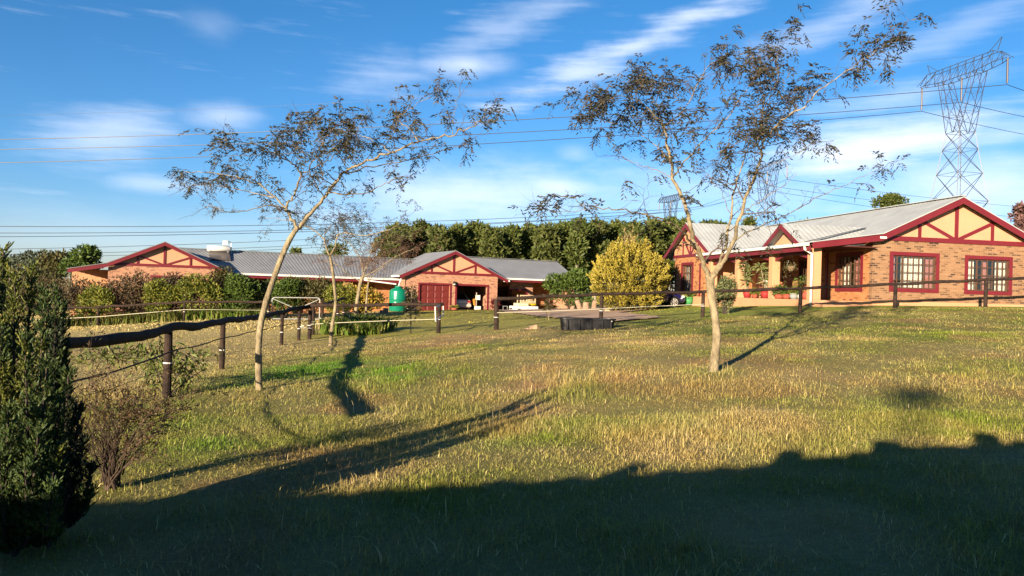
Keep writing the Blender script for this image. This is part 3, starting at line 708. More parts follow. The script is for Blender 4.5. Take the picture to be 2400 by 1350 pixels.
rw = MB(); wall_u(rw, 7.26, 14.6, -.3, 2.6, 4.2, [(8.4, 10.6, 0, 2.0)]); part('carport_rear_wall', rw, BRICK_R, LH)
rw = MB(); wall_u(rw, 9.3, 11.35, 0, 2.5, 2.0, [(9.3, 10.85, -.1, 1.72)]); part('carport_pier', rw, BRICK_O, LH)
part('door_frame', MB().box(9.3, 10.85, 1.96, 1.998, 1.72, 1.85).box(10.73, 10.85, 1.96, 1.998, 0, 1.72), MAROON, LH)
part('carport_bench', MB().box(11.9, 14.2, 3.2, 3.9, .55, .62), DARKWOOD, LH)
part('carport_side', MB().box(14.5, 14.7, 1.2, 8.0, -.3, 2.6), BRICK_O, LH)
# left gable with lean-to
la, lc = 3.98, -15.57; lrz = lambda u: la-lk*abs(u-lc)
lw = MB(); wall_u(lw, -18.62, -12.40, -1.4, 2.48, 0, [(-16.2, -14.4, .7, 1.82)]); part('left_gable_wall', lw, BRICK_O, LH)
part('left_gable_side', MB().box(-12.62, -12.42, .225, 2.4, -1.4, 2.4).box(-18.6, -18.4, .225, 8, -1.4, 2.4), BRICK_O, LH)
window(LH, 'window', -16.2, -14.4, .7, 1.82, 0, 6, 4, sur=.13, curtains=[(-16.2, -14.4, CURTAIN)], label='window with drawn pale curtain behind the hedge')
truss(LH, -18.62, -12.40, lc, 2.482, la-.10, lk, 0, 1.48, bw=.15)
barge(LH, [(-18.75, lrz(-18.75)), (lc, la), (-11.75, lrz(-11.75))], -.30, h=.21)
barge(LH, [(-20.7, 2.14), (-18.75, lrz(-18.75))], -.302, h=.21)
for ue in (-18.75, -11.75): part('roof_sheet', roof_slab((ue, -.32, lrz(ue)+.05), (ue, 8.5, lrz(ue)+.05), (lc, 8.5, la+.05), (lc, -.32, la+.05), .04, .20, .008), ROOF_L, LH)
part('roof_sheet', roof_slab((-20.75, -.32, 2.17), (-20.75, 8, 2.17), (-18.72, 8, lrz(-18.75)+.06), (-18.72, -.32, lrz(-18.75)+.06), .03, .20, .012), ROOF_L, LH)
part('lean_to_post', MB().box(-20.5, -20.2, .2, .5, -1.4, 2.1).box(-19.5, -19.3, 1.6, 1.8, -1.4, 2.2), PEACH, LH)
part('lean_to_wall', MB().box(-20.4, -18.62, 2.6, 2.75, -1.4, 2.2), PEACH, LH)
# garage lantern
ln = part('lantern', MB().lathe([(.03, 0), (.10, .06), (.13, .26), (.10, .30), (.02, .38)], (3.68, -.16, 1.88), 8).box(3.66, 3.70, -.14, -.002, 2.06, 2.10), material('lantern_iron', (.03, .025, .02), .5, .4), LH)
part('lantern_glass', MB().lathe([(.105, 0), (.125, .14)], (3.68, -.16, 1.97), 8), material('lantern_pane', (.75, .7, .6), .2, .5), ln)

# ------------------------------------------------------------------ things on and around the left house
def hl(o, u, v, z=0):
    q = G0[:2]+l1*u+l2*v; return Vector((q[0], q[1], G0[2]+z))
RZL = pi/2-AL; RZR = pi/2-AR
sg = thing('solar_water_heater', hl(0, -12.05, 3.6, 3.5), 'white solar water heater on the long grey roof', 'water heater', rz=RZL)
part('collector_panel', roof_slab((-.65, -.9, -.33), (.65, -.9, -.33), (.65, .25, .22), (-.65, .25, .22), .07), material('collector_glass', (.10, .085, .075), .25, .5), sg)
part('tank', MB().tube([(-.75, .35, .43), (-.70, .35, .43), (.70, .35, .43), (.75, .35, .43)], [.14, .20, .20, .14], 16), WHITE, sg, smooth=True)
part('header_tank', MB().box(.25, .58, .25, .55, .68, 1.0), WHITE, sg, bevel=.03)
part('pipe', MB().tube([(.5, .4, .98), (.7, .4, .95), (.80, .4, .85), (.80, .4, .0)], .03, 6), GALV, sg)
part('stand', MB().box(-.6, -.55, .2, .5, -.1, .3).box(.55, .6, .2, .5, -.1, .3), GALV, sg)

tk = thing('water_tank', hl(0, -.62, -.35, .0), 'green plastic rainwater tank beside the garage', 'water tank', rz=RZL)
prof = [(.60, .0), (.62, .03), (.62, .35), (.635, .38), (.635, .42), (.62, .45), (.62, .80), (.635, .83), (.635, .87), (.62, .90), (.62, 1.36), (.60, 1.44), (.46, 1.55), (.24, 1.62), (.23, 1.70), (.0, 1.71)]
part('tank_body', MB().lathe(prof, n=32), material('green_plastic', (.004, .20, .115), .28, .5), tk, smooth=True)
part('tank_lid', MB().lathe([(.25, 1.69), (.25, 1.75), (.0, 1.77)], n=20), MATS['green_plastic'], tk)
part('tap', MB().tube([(.55, -.35, .2), (.66, -.42, .2), (.66, -.42, .14)], .025, 6), GALV, tk)
dpp = thing('gutter_pipes', hl(0, -.62, -.35, 1.7), 'white plastic pipes leading from the eaves into the green tank', 'pipe', rz=RZL)
part('slanting_pipe', MB().tube([(.28, .1, .85), (.25, .1, .70), (.0, .0, .02)], .05, 8), WHITE, dpp)
part('feed_pipe', MB().tube([(-2.2, .9, .52), (-2.2, .9, .40), (-.1, .2, .18)], .05, 8), WHITE, dpp)

def crate_stack():
    t = thing('wooden_crate', hl(0, 9.35, .25, .75), 'pale slatted wooden crate standing on the white trailer', 'crate', rz=RZL)
    for x in (0, .55, .75, 1.28): part('upright', MB().box(x, x+.07, 0, .07, 0, .62).box(x, x+.07, .5, .57, 0, .62), material('pale_wood', (.62, .50, .30), .7, .2, var=.15), t)
    for z in (.0, .12, .55): part('slat', MB().box(0, 1.35, -.02, -.001, z, z+.07), MATS['pale_wood'], t)
    for x in (.12, .22, .32, .88, .98, 1.08): part('slat', MB().box(x, x+.04, .02, .04, .0, .6), material('brown_wood', (.38, .27, .13), .7, .2), t)
crate_stack()
tr = thing('trailer', hl(0, 9.0, .0, .0), 'low white trailer parked under the carport eave', 'trailer', rz=RZL)
part('trailer_body', MB().box(-.15, 1.85, 0, 1.2, .12, .52), WHITE, tr, bevel=.08)
part('trailer_shelf', MB().box(.1, 1.0, .1, .9, .522, .74), material('pale_crate', (.66, .56, .40), .8, .2, var=.1), tr, bevel=.02)
for x in (.15, 1.6): part('wheel', MB().tube([(x, -.06, .16), (x, .08, .16)], .16, 14), material('tyre_rubber', (.02, .02, .02), .85, .2), tr)
yb = thing('yellow_sack', hl(0, 10.15, .25, .55), 'bright yellow sack lying on the white trailer', 'sack', rz=RZL)
part('sack_body', MB().tube([(-.15, .2, .10), (-.05, .2, .13), (.25, .2, .15), (.6, .2, .14), (.72, .2, .11)], [.05, .12, .14, .14, .05], 10), material('yellow_plastic', (.75, .52, .01), .5, .3, var=.15, scale=8), yb, smooth=True)
sf = thing('metal_stand', hl(0, 7.85, .15, .0), 'small white metal stand beside the garage corner', 'stand', rz=RZL)
for x in (0, .36): part('leg', MB().bar((x, 0, 0), (x, 0, .47), .035, .035), GALV, sf)
part('top_rail', MB().bar((-.02, 0, .485), (.38, 0, .485), .035, .03), GALV, sf)
part('seat', MB().box(.0, .36, .0, .3, .505, .53), BLACKIN, sf)

# garage clutter
ab = thing('appliance', hl(0, 5.85, .6, .01), 'cream cabinet standing just inside the open garage', 'cabinet', rz=RZL)
part('cabinet_lower', MB().box(0, .35, 0, .4, 0, .42), WHITE, ab); part('cabinet_upper', MB().box(.05, .3, .05, .35, .90, 1.25), WHITE, ab); part('cabinet_pole', MB().box(.0, .05, .1, .15, .42, 1.45), material('pale_wood2', (.5, .4, .3), .7), ab)
og = thing('hanging_tarp', hl(0, 5.55, .7, .01), 'orange cloth hanging inside the open garage', 'cloth', rz=RZL)
part('cloth', MB().add([(0, 0, .95), (.22, .02, 1.0), (.24, .0, .45), (.1, .03, .5), (.0, .02, .95)], [(0, 1, 2, 3)]), material('orange_cloth', (.55, .25, .03), .8), og)
gp = thing('shelf_box', hl(0, 4.35, 2.4, .01), 'small pale box on a shelf in the dark garage', 'box', rz=RZL)
part('box_body', MB().box(0, .16, 0, .16, 1.1, 1.24).box(-.05, .3, -.05, .3, 0, 1.098), BLACKIN, gp); part('box_front', MB().box(.0, .16, -.02, -.002, 1.11, 1.23), WHITE, gp)

# ------------------------------------------------------------------ cars
def car(loc, rz, label, paint, plate=None):
    c = thing('parked_car', loc, label, 'car', rz=rz)
    # stations along x: (x, half width, z floor, z shoulder)
    st = [(-2.05, .62, .38, .72), (-1.98, .76, .26, .86), (-1.55, .82, .22, .92), (-.6, .84, .20, .90), (.5, .84, .20, .88), (1.1, .83, .21, .84), (1.65, .79, .23, .74), (1.98, .68, .28, .64), (2.08, .54, .36, .55)]
    vs = []; fs = []; m = 8
    for x, hw, z0, z1 in st:
        zc = (z0+z1)/2
        vs += [(x, -hw*.82, z0), (x, -hw, z0+.10), (x, -hw, zc+.05), (x, -hw*.90, z1), (x, hw*.90, z1), (x, hw, zc+.05), (x, hw, z0+.10), (x, hw*.82, z0)]
    for i in range(len(st)-1):
        for j in range(m): fs.append((i*m+j, i*m+(j+1) % m, (i+1)*m+(j+1) % m, (i+1)*m+j))
    fs += [tuple(range(m)), tuple(reversed(range((len(st)-1)*m, len(st)*m)))]
    body = part('body', MB().add(vs, fs), paint, c, smooth=True, bevel=.02)
    # cabin: glass with painted roof
    cb = [(-1.50, .74, .90), (-.95, .62, 1.36), (.15, .62, 1.40), (.98, .74, .86)]
    gl = MB(); vs = [];
    for x, hw, z in cb: vs += [(x, -hw, z), (x, hw, z)]
    vs += [(-1.5, -.76, .86), (-1.5, .76, .86), (.98, -.76, .84), (.98, .76, .84)]
    gl.add(vs, [(0, 1, 3, 2), (4, 5, 7, 6), (0, 2, 4, 6), (1, 7, 5, 3)])
    part('windows', gl, material('car_glass', (.02, .022, .025), .08, .6), c)
    part('roof', MB().add([(-1.0, -.63, 1.355), (-1.0, .63, 1.355), (.2, .63, 1.40), (.2, -.63, 1.40), (-.9, -.5, 1.40), (-.9, .5, 1.40), (.05, .5, 1.44), (.05, -.5, 1.44)], [(0, 1, 5, 4), (1, 2, 6, 5), (2, 3, 7, 6), (3, 0, 4, 7), (4, 5, 6, 7), (3, 2, 1, 0)]), paint, c)
    for s in (-1, 1):
        for a, b in (((-1.5, s*.755, .89), (-.96, s*.635, 1.37)), ((.99, s*.755, .85), (.16, s*.635, 1.41)), ((-.3, s*.77, .88), (-.35, s*.635, 1.39))): part('pillar', MB().bar(a, b, .05, .05), paint, c)
        for x in (-1.30, 1.32):
            w = part('wheel', MB().tube([(x, s*.66, .30), (x, s*.69, .30), (x, s*.83, .30), (x, s*.85, .30)], [.26, .30, .30, .26], 22), material('tyre_rubber', (.02, .02, .02), .85, .2), c)
            rim = MB().tube([(x, s*.852, .30), (x, s*.862, .30)], [.20, .19], 20)
            r_ = part('rim', rim, material('dark_rim', (.05, .05, .05), .5, .3), w)
            sm = MB()
            for q in range(7):
                a = 2*pi*q/7; sm.bar((x+.03*math.cos(a), s*.875, .30+.03*math.sin(a)), (x+.195*math.cos(a), s*.872, .30+.195*math.sin(a)), .022, .045)
            sm.tube([(x, s*.862, .30), (x, s*.885, .30)], .05, 10)
            n = 20
            for q in range(n):
                a0, a1 = 2*pi*q/n, 2*pi*(q+1)/n; sm.bar((x+.198*math.cos(a0), s*.868, .30+.198*math.sin(a0)), (x+.198*math.cos(a1), s*.868, .30+.198*math.sin(a1)), .03, .02)
            part('spokes', sm, material('alloy', (.70, .68, .62), .3, .5, metal=.4), w)
            arch = MB().tube([(x, s*.80, .31), (x, s*.845, .31)], .345, 22); part('wheel_arch', arch, material('arch_black', (.008, .008, .01), .8, .1), c)
        part('headlight', MB().box(1.80, 1.97, s*.62-.10, s*.62+.10, .56, .68), material('lamp_glass', (.75, .75, .72), .1, .6), c, bevel=.03)
        part('tail_light', MB().box(-2.075, -1.96, s*.60-.14, s*.60+.14, .66, .80), material('tail_red', (.35, .01, .01), .2, .5), c, bevel=.02)
        part('mirror', MB().box(.72, .85, s*.86-.08, s*.86+.08, .92, 1.04), paint, c, bevel=.03)
        part('side_lamp', MB().box(1.72, 1.80, s*.80-.02, s*.80+.02, .50, .56), MATS['lamp_glass'], c)
    part('bumper', MB().box(-2.14, -2.0, -.74, .74, .34, .54), paint, c, bevel=.04)
    if plate: part('number_plate', MB().box(-2.10, -2.075, -.38, .26, .64, .78), plate, c)
    return c
WHITECAR = material('cream_car_paint', (.62, .55, .45), .25, .5, coat=.6)
BLUECAR = material('dark_blue_car_paint', (.006, .010, .085), .25, .5, coat=.8)
p = hl(0, 4.75, 2.9, .02)
car(p, RZL+pi/2, 'cream saloon car parked nose first in the open garage', WHITECAR, WHITE)
p = at(1535, 43.0)
car((p.x-.65, 42.2, p.z+.03), math.radians(8), 'dark blue car half hidden behind the golden conifer', BLUECAR)

# ------------------------------------------------------------------ fences
def wavy(pts, step=.35, amp=.018, seed=0):
    """resample a polyline with a slight wobble, for crooked poles"""
    r = random.Random(seed); out = []
    for a, b in zip(pts[:-1], pts[1:]):
        a, b = Vector(a), Vector(b); n = max(1, int((b-a).length/step))
        for i in range(n): out.append(a.lerp(b, i/n))
    out.append(Vector(pts[-1]))
    ph = r.uniform(0, 6)
    return [p+Vector((r.gauss(0, amp*.3), r.gauss(0, amp*.3), amp*math.sin(i*.9+ph)+r.gauss(0, amp*.4))) for i, p in enumerate(out)]
TAPE = material('electric_tape', (.60, .56, .40), .6, .3)
WIRE = material('dark_rope', (.045, .035, .03), .8, .2)
INSUL = material('white_insulator', (.75, .72, .66), .4, .4)
def post(fence, p, h, r=.055, seed=0, ring=.45, lean=(0, 0)):
    rr = random.Random(seed)
    q = part('post', MB().tube([p+Vector((0, 0, -.25)), p+Vector((0, 0, h*.3)), p+Vector((lean[0]*.6, lean[1], h*.7)), p+Vector((lean[0], lean[1], h))], [r*1.1, r*1.05, r, r*.97], 12), POLE, fence, smooth=False, world=True)
    if ring:
        part('insulator', MB().tube([p+Vector((lean[0]*ring/h, -.0, ring)), p+Vector((lean[0]*ring/h, 0, ring+.02))], r*1.14, 10), INSUL, q, world=True)
    return q
def rail(fence, pts, r, seed=0, amp=.02, name='rail'):
    w = wavy(pts, .3, amp, seed); rr = random.Random(seed+5)
    rad = [r*(1+.06*rr.gauss(0, 1)) for _ in w]
    part(name, MB().tube(w, rad, 10), POLE, fence, smooth=True, world=True)
def on(px, d, h): q = at(px, d); q.z += h; return q
# foreground fence at left
LF = thing('pole_fence', on(398, 11.7, 0), 'near black pole fence with crooked top rail running back from the conifer', 'fence', 'creosoted pole fences')
lp = [(398, 11.7), (525, 16.3), (663, 24.5), (703, 26.2)]
for i, (px, d) in enumerate(lp): post(LF, on(px, d, 0), 1.0, .06 if i == 0 else .055, i, .40 if i else .52)
RAILP = [(-260, 826, 5.4), (60, 812, 7.2), (150, 803, 8.2), (250, 797, 9.3), (330, 789, 10.4), (375, 775, 11.3), (405, 766, 11.9), (450, 766, 13.0), (490, 760, 14.6), (525, 751, 16.3), (575, 747, 18.8), (620, 740, 21.8), (663, 731, 24.5), (700, 722, 26.2), (728, 718, 26.6)]
rail(LF, [P(a, b, c) for a, b, c in RAILP], .068, 3, .012)
ROPE = [(-200, 955, 5.2), (130, 908, 7.8), (260, 872, 9.5), (398, 826, 11.6), (525, 793, 16.2), (663, 762, 24.4), (728, 752, 26.5)]
part('rope', MB().tube(wavy([P(a, b, c) for a, b, c in ROPE], .5, .012, 9), .012, 6), WIRE, LF, world=True)
part('rope', MB().tube(wavy([P(a, b+38, c) for a, b, c in ROPE[:-1]], .5, .01, 19), .004, 5), WIRE, LF, world=True)
# middle fence: corner posts, and the run to the small gate
MF = thing('pole_fence', on(728, 26.5, 0), 'black pole fence between the paddock corner and the white frame gate', 'fence', 'creosoted pole fences')
for i, (px, d, h) in enumerate([(728, 26.5, 1.02), (736, 28.5, 1.0), (1030, 26.5, .98)]): post(MF, on(px, d, 0), h, .07 if i != 1 else .06, 20+i, .48)
rail(MF, [P(a, b, c) for a, b, c in [(728, 717, 26.5), (800, 716, 26.6), (900, 714, 26.6), (1040, 713, 26.5)]], .06, 31, .012)
part('tape', MB().tube([P(a, b, c) for a, b, c in [(728, 760, 26.45), (800, 756, 26.4), (900, 752, 26.4), (1022, 748, 26.4)]], .011, 6), TAPE, MF, world=True)
part('rope_knot', MB().tube([P(a, b, c) for a, b, c in [(703, 766, 26.1), (712, 763, 26.1), (722, 766, 26.3), (730, 770, 26.4), (715, 769, 26.2), (705, 768, 26.1)]], .014, 6), INSUL, MF, world=True)
# side fence from the corner back to the garden gate
SF = thing('pole_fence', on(752, 33, 0), 'short black pole fence climbing back from the paddock corner to the garden gate', 'fence', 'creosoted pole fences')
for i, (px, d, h) in enumerate([(756, 32.0, 1.0), (793, 38.0, .95), (806, 40.5, .98)]): post(SF, on(px, d, 0), h, .07, 40+i, .45)
rail(SF, [P(a, b, c) for a, b, c in [(730, 716, 26.6), (756, 714, 32.0), (780, 707, 37), (808, 699, 40.5)]], .06, 44, .012)
# back garden fence
BF = thing('pole_fence', on(231, 40, 0), 'dark pole fence with white tape in front of the hedge', 'fence', 'creosoted pole fences')
for i, (px, d, h) in enumerate([(60, 40, 1.0), (231, 40, 1.0), (433, 40, 1.0), (630, 40, 1.0)]): post(BF, on(px, d, 0), h, .06, 50+i, .48)
rail(BF, [on(60, 40, 1.0), on(231, 40, 1.0), on(433, 40, 1.0), on(630, 40, 1.0)], .06, 51, .015)
part('tape', MB().tube([on(60, 39.9, .38), on(231, 39.9, .5), on(433, 39.9, .6), on(500, 39.9, .58), on(630, 39.9, .55)], [.017, .016, .014, .007, .007], 6), TAPE, BF, world=True)
# right fence
RF = thing('pole_fence', on(1165, 25.7, 0), 'long black pole fence climbing past the driveway to the yellow brick house', 'fence', 'creosoted pole fences')
RP = [(1165, 773, 701, 25.7), (1410, 757, 691, 26.6), (1648, 745, 685, 28), (1876, 733, 677, 28.5), (2098, 722, 667, 29), (2310, 720, 657, 29.5), (2520, 724, 648, 30)]
for i, (px, pb, pt_, d) in enumerate(RP):
    b = on(px, d, 0); top = P(px, pt_, d); post(RF, b, top[2]-b.z, .078 if i == 0 else .068, 60+i, .42 if i in (0, 1, 2) else 0, lean=(-.03 if i == 0 else 0, 0))
rail(RF, [P(a, c-1, d) for a, b, c, d in RP], .058, 61, .012)
part('tape', MB().tube([P(a, b, c) for a, b, c in [(1165, 733, 25.6), (1290, 729, 26), (1410, 724, 26.5), (1530, 718, 27.2), (1650, 713, 27.9)]], .012, 6), TAPE, RF, world=True)

def pipe_frame(mb, pts, r, closed=True):
    q = pts+[pts[0]] if closed else pts
    for a, b in zip(q[:-1], q[1:]): mb.tube([a, b], r, 8)
    return mb
gt = thing('metal_gate', on(635, 40, 0), 'galvanised pipe gate with a V brace in the garden fence', 'gate')
a0 = on(638, 40.2, .10); b0 = on(750, 40.8, .10); hh = Vector((0, 0, 1.13))
part('gate_frame', pipe_frame(MB(), [a0, a0+hh*.93, a0+hh+Vector((.12, 0, 0)), b0+hh-Vector((.12, 0, 0)), b0+hh*.93, b0], .028), GALV, gt, world=True)
mid = a0.lerp(b0, .52)+Vector((0, 0, .52))
for s_, e_ in ((a0+hh*.95, mid), (b0+hh*.95, mid)): part('brace', MB().tube([s_, e_], .022, 8), GALV, gt, world=True)
part('gate_post', MB().tube([on(757, 41, -.2), on(757, 41, 1.2)], .07, 10), POLE, gt, world=True)
g2 = thing('metal_gate', on(1030, 26.5, 0), 'small white frame gate swung open on the post by the garage', 'gate')
q = [P(1021, 752, 24.9), P(1020, 720, 24.9), P(1039, 712, 27.6), P(1039, 737, 27.6)]
part('gate_frame', pipe_frame(MB(), q, .024), material('gate_white', (.62, .60, .56), .4, .4), g2, world=True)
part('hinge', MB().tube([Vector(q[1]).lerp(Vector(q[2]), .55), P(1031, 717, 26.5)], .014, 6), GALV, g2, world=True)

# ------------------------------------------------------------------ trough, stones, logs
def trough():
    c = Vector(P(1376, 764, 23.6)); c.z = hz(c.x, c.y); t = thing('water_trough', c, 'long black plastic trough in the grass by the driveway', 'trough', rz=math.radians(4))
    n = 40; vs = []; fs = []
    def outline(a, b):
        o = []
        for i in range(n):
            th = 2*pi*i/n; cx, sy = math.cos(th), math.sin(th)
            o.append((a*math.copysign(abs(cx)**.35, cx), b*math.copysign(abs(sy)**.5, sy)))
        return o
    rings = [(.80, .26, -.03), (.84, .29, .30), (.88, .33, .31), (.88, .33, .35), (.83, .28, .35), (.80, .25, .06)]
    for a, b, z in rings: vs += [(x, y, z) for x, y in outline(a, b)]
    for r_ in range(len(rings)-1):
        for i in range(n): fs.append((r_*n+i, r_*n+(i+1) % n, (r_+1)*n+(i+1) % n, (r_+1)*n+i))
    fs.append(tuple(range((len(rings)-1)*n, len(rings)*n)))
    bl = material('black_plastic', (.009, .009, .011), .5, .35, var=.2, scale=5)
    part('tub', MB().add(vs, fs), bl, t)
    for x in (-.66, -.30, .06, .42, .68): part('rib', MB().box(x-.025, x+.025, -.325, -.27, .0, .30), bl, t)
    part('plug', MB().tube([(.70, -.30, .28), (.70, -.345, .28)], .02, 8), GALV, t)
trough()
STONE = material('pale_stone', (.52, .36, .22), .9, .15, var=.25, scale=7, bump=.5)
def rock(px, py, r, label, flat=.6, seed=0):
    b = G(px, py); rr = np.random.default_rng(seed); mb = MB(); nu, nv = 12, 7; vs = []; fs = []
    for j in range(nv+1):
        for i in range(nu):
            th = 2*pi*i/nu; ph = pi*j/nv; d_ = Vector((math.cos(th)*math.sin(ph), math.sin(th)*math.sin(ph), math.cos(ph)))
            k_ = r*(1+.28*math.sin(3*d_.x+seed)*math.cos(4*d_.y+seed*2)+.1*rr.normal()*(0 < j < nv)); vs.append((b.x+d_.x*k_*1.2, b.y+d_.y*k_, b.z+r*flat*.5+d_.z*k_*flat))
    for j in range(nv):
        for i in range(nu): fs.append((j*nu+i, j*nu+(i+1) % nu, (j+1)*nu+(i+1) % nu, (j+1)*nu+i))
    o = link('stone', mb.add([(x-b.x, y-b.y, z-b.z) for x, y, z in vs], fs).mesh('stone', STONE), loc=b)
    tag(o, label, 'stone', 'garden stones')
rock(1253, 771, .14, 'pale stone on the lawn nearest the black trough', .6, 1)
rock(1238, 772, .09, 'flat pale stone on the lawn left of its larger neighbour', .4, 2)
rock(1424, 731, .14, 'rounded orange stone at the lawn corner under the golden conifer', .55, 3)
rock(1432, 731, .07, 'small stone beside the rounded orange stone on the driveway edge', .5, 4)
LOGM = material('weathered_log', (.42, .29, .20), .85, .15, color2=(.22, .14, .09), scale=6, bump=.4)
def log(px, d, h, r, lean, label):
    b = at(px, d); t = thing('log_stump', b, label, 'stump', 'stumps under the green bush')
    part('stump', MB().tube([(0, 0, -.1), (lean*.5, 0, h*.5), (lean, 0, h)], [r*1.15, r, r*.96], 12), LOGM, t); part('cut_face', MB().tube([(lean, 0, h+.001), (lean, 0, h+.012)], r*.9, 12), material('cut_wood', (.5, .36, .22), .9), t)
log(1362, 46, .55, .16, -.25, 'leaning grey stump under the round green bush')
log(1374, 45.5, .42, .20, .0, 'thick upright stump in the middle under the green bush')
log(1392, 45.6, .50, .15, .08, 'upright stump nearest the golden conifer')
log(1340, 46, .22, .12, .12, 'low broken stump at the left under the green bush')
for i, (px, d, h, label) in enumerate([(897, 49.5, .22, 'pale brick block on the ground left of the green tank'), (905, 50, .34, 'second brick block standing close to the green tank')]):
    b = at(px, d); t = thing('brick_block', b, label, 'block', 'blocks by the tank'); part('block', MB().box(-.16, .16, -.12, .12, -.03, h), material('block_stone', (.40, .22, .13), .9, var=.2), t, bevel=.02)

# ------------------------------------------------------------------ thorn trees with open crowns
TWIGM = material('twig_bark', (.15, .115, .09), .9, .1, color2=(.08, .06, .05), scale=9)
LEAF_AC = leaf_material('acacia_leaves', [(.028, .034, .014), (.055, .056, .026), (.09, .07, .045), (.042, .048, .018), (.12, .09, .062)], .2)
LEAF_AC2 = leaf_material('acacia_leaves_brown', [(.034, .036, .020), (.055, .052, .030), (.085, .068, .048), (.042, .045, .022)], .2)
def resample(pts, step):
    out = [pts[0]]
    for a, b in zip(pts[:-1], pts[1:]):
        n = max(1, int((b-a).length/step))
        for i in range(1, n+1): out.append(a.lerp(b, i/n))
    return out
def smooth_line(pts, it=2):
    for _ in range(it):
        q = [pts[0]]
        for a, b in zip(pts[:-1], pts[1:]): q += [a.lerp(b, .25), a.lerp(b, .75)]
        q.append(pts[-1]); pts = q
    return pts
def twig_from(p, d, length, r0, rnd, mb, tips, depth=0, droop=.0):
    n = 5; pts = [p]; q = Vector(p); dd = Vector(d).normalized(); segs = []
    for i in range(n):
        dd = (dd+Vector((rnd.gauss(0, .22), rnd.gauss(0, .22), rnd.gauss(0, .16)-droop))).normalized(); q = q+dd*(length/n); pts.append(q.copy()); segs.append((q.copy(), dd.copy()))
    mb.tube(pts, [r0*(1-.8*i/n) for i in range(n+1)], 4 if r0 < .01 else 6, cap=False)
    tips += segs[1:] if depth else segs[2:]
    if depth < 2:
        for k_ in range(3 if depth == 0 else 2):
            i = rnd.randint(1, n-1); b, bd = segs[i]
            sd = (bd+Vector((rnd.gauss(0, .7), rnd.gauss(0, .7), rnd.gauss(.05, .45)))).normalized()
            twig_from(b, sd, length*rnd.uniform(.4, .65), r0*.55, rnd, mb, tips, depth+1, droop)
def thorn_tree(name, label, d, trunk, limbs, seed, leafmat, leaf_n, nleaf=10, leaf_l=.11, tw=.5, bark=BARK_P, group='open crowned thorn trees', LEAFK=.2):
    """trunk: [(px,py,radius)], limbs: [(points [(px,py,depth offset)], r0, r1, twigs per m, leafiness)]"""
    rnd = random.Random(seed); rn = np.random.default_rng(seed)
    b = Vector(P(trunk[0][0], trunk[0][1], d)); b.z = hz(b.x, b.y)
    t = thing(name, b, label, 'tree', group)
    tp = [Vector(P(px, py, d)) for px, py, r in trunk]; tp[0].z = b.z-.15
    tr_ = []
    pts = smooth_line(tp, 2); rad = np.interp(np.linspace(0, 1, len(pts)), np.linspace(0, 1, len(trunk)), [r for *_, r in trunk])
    rad = [r*(1+.05*rnd.gauss(0, 1)) for r in rad]
    part('trunk', MB().tube(pts, rad, 14), bark, t, smooth=True, world=True)
    tw_mb = MB(); leafC = []; leafA = []; bare = []
    for (lp_, r0, r1, dens, leafy) in limbs:
        pts = [Vector(P(x, y, d+o)) for x, y, o in lp_]
        pts = smooth_line(pts, 2); pts = [p+Vector((rnd.gauss(0, .012), rnd.gauss(0, .02), rnd.gauss(0, .012))) for p in pts]
        n = len(pts); part('limb', MB().tube(pts, [(r0+(r1-r0)*(i/(n-1))**.7)*.74 for i in range(n)], 9), bark, t, smooth=True, world=True)
        rs = resample(pts, .12); Ln = len(rs)
        for i, p in enumerate(rs):
            f = i/Ln
            if f < .12 or rnd.random() > dens*.115*(.35+f): continue
            ax = (rs[min(i+1, Ln-1)]-rs[i-1]).normalized()
            sd = (ax*rnd.uniform(.2, .9)+Vector((rnd.gauss(0, .6), rnd.gauss(0, .75), rnd.gauss(.16, .42)))).normalized()
            tips = []; twig_from(p, sd, tw*rnd.uniform(.4, 1.15), max(.005, (r0+(r1-r0)*f)*.32), rnd, tw_mb, tips, 0)
            for (q, qd) in tips:
                if rnd.random() < leafy*LEAFK: leafC.append(q); leafA.append(qd)
        if leafy > .15:
            for q in range(4): leafC.append(pts[-1]); leafA.append((pts[-1]-pts[-3]).normalized())
    part('twigs', tw_mb, TWIGM, t, world=True, kind='stuff')
    # feathery leaves: pairs of narrow leaflets on a drooping stalk
    if leafC:
        C = np.array([list(c) for c in leafC]); A = np.array([list(a) for a in leafA])
        C = np.repeat(C, leaf_n, axis=0); A = np.repeat(A, leaf_n, axis=0)
        A = unit(A*.5+rn.normal(0, .75, A.shape)+np.array([0, 0, -.1])); C = C+rn.normal(0, .03, C.shape)
        k_ = len(C); cc = []; aa = []
        for s_ in range(nleaf):
            f = (s_+1)/nleaf; cc.append(C+A*leaf_l*f+np.array([0, 0, -1])*leaf_l*.55*f*f); side = unit(np.cross(A, np.array([0, 0, 1.0]))+1e-6)*(1 if s_ % 2 else -1)
            aa.append(unit(A*.55+side*.8+rn.normal(0, .2, A.shape)+np.array([0, 0, -.35])))
        leaf_part('crown', np.concatenate(cc), np.concatenate(aa), leaf_l*.50, leaf_l*.13, leafmat, t, rn)
    return t
T1 = [(608, 914, 0.0616), (606, 860, 0.0546), (606, 800, 0.0504), (612, 748, 0.0476), (632, 680, 0.0462), (655, 615, 0.0448), (676, 565, 0.042), (698, 532, 0.0392)]
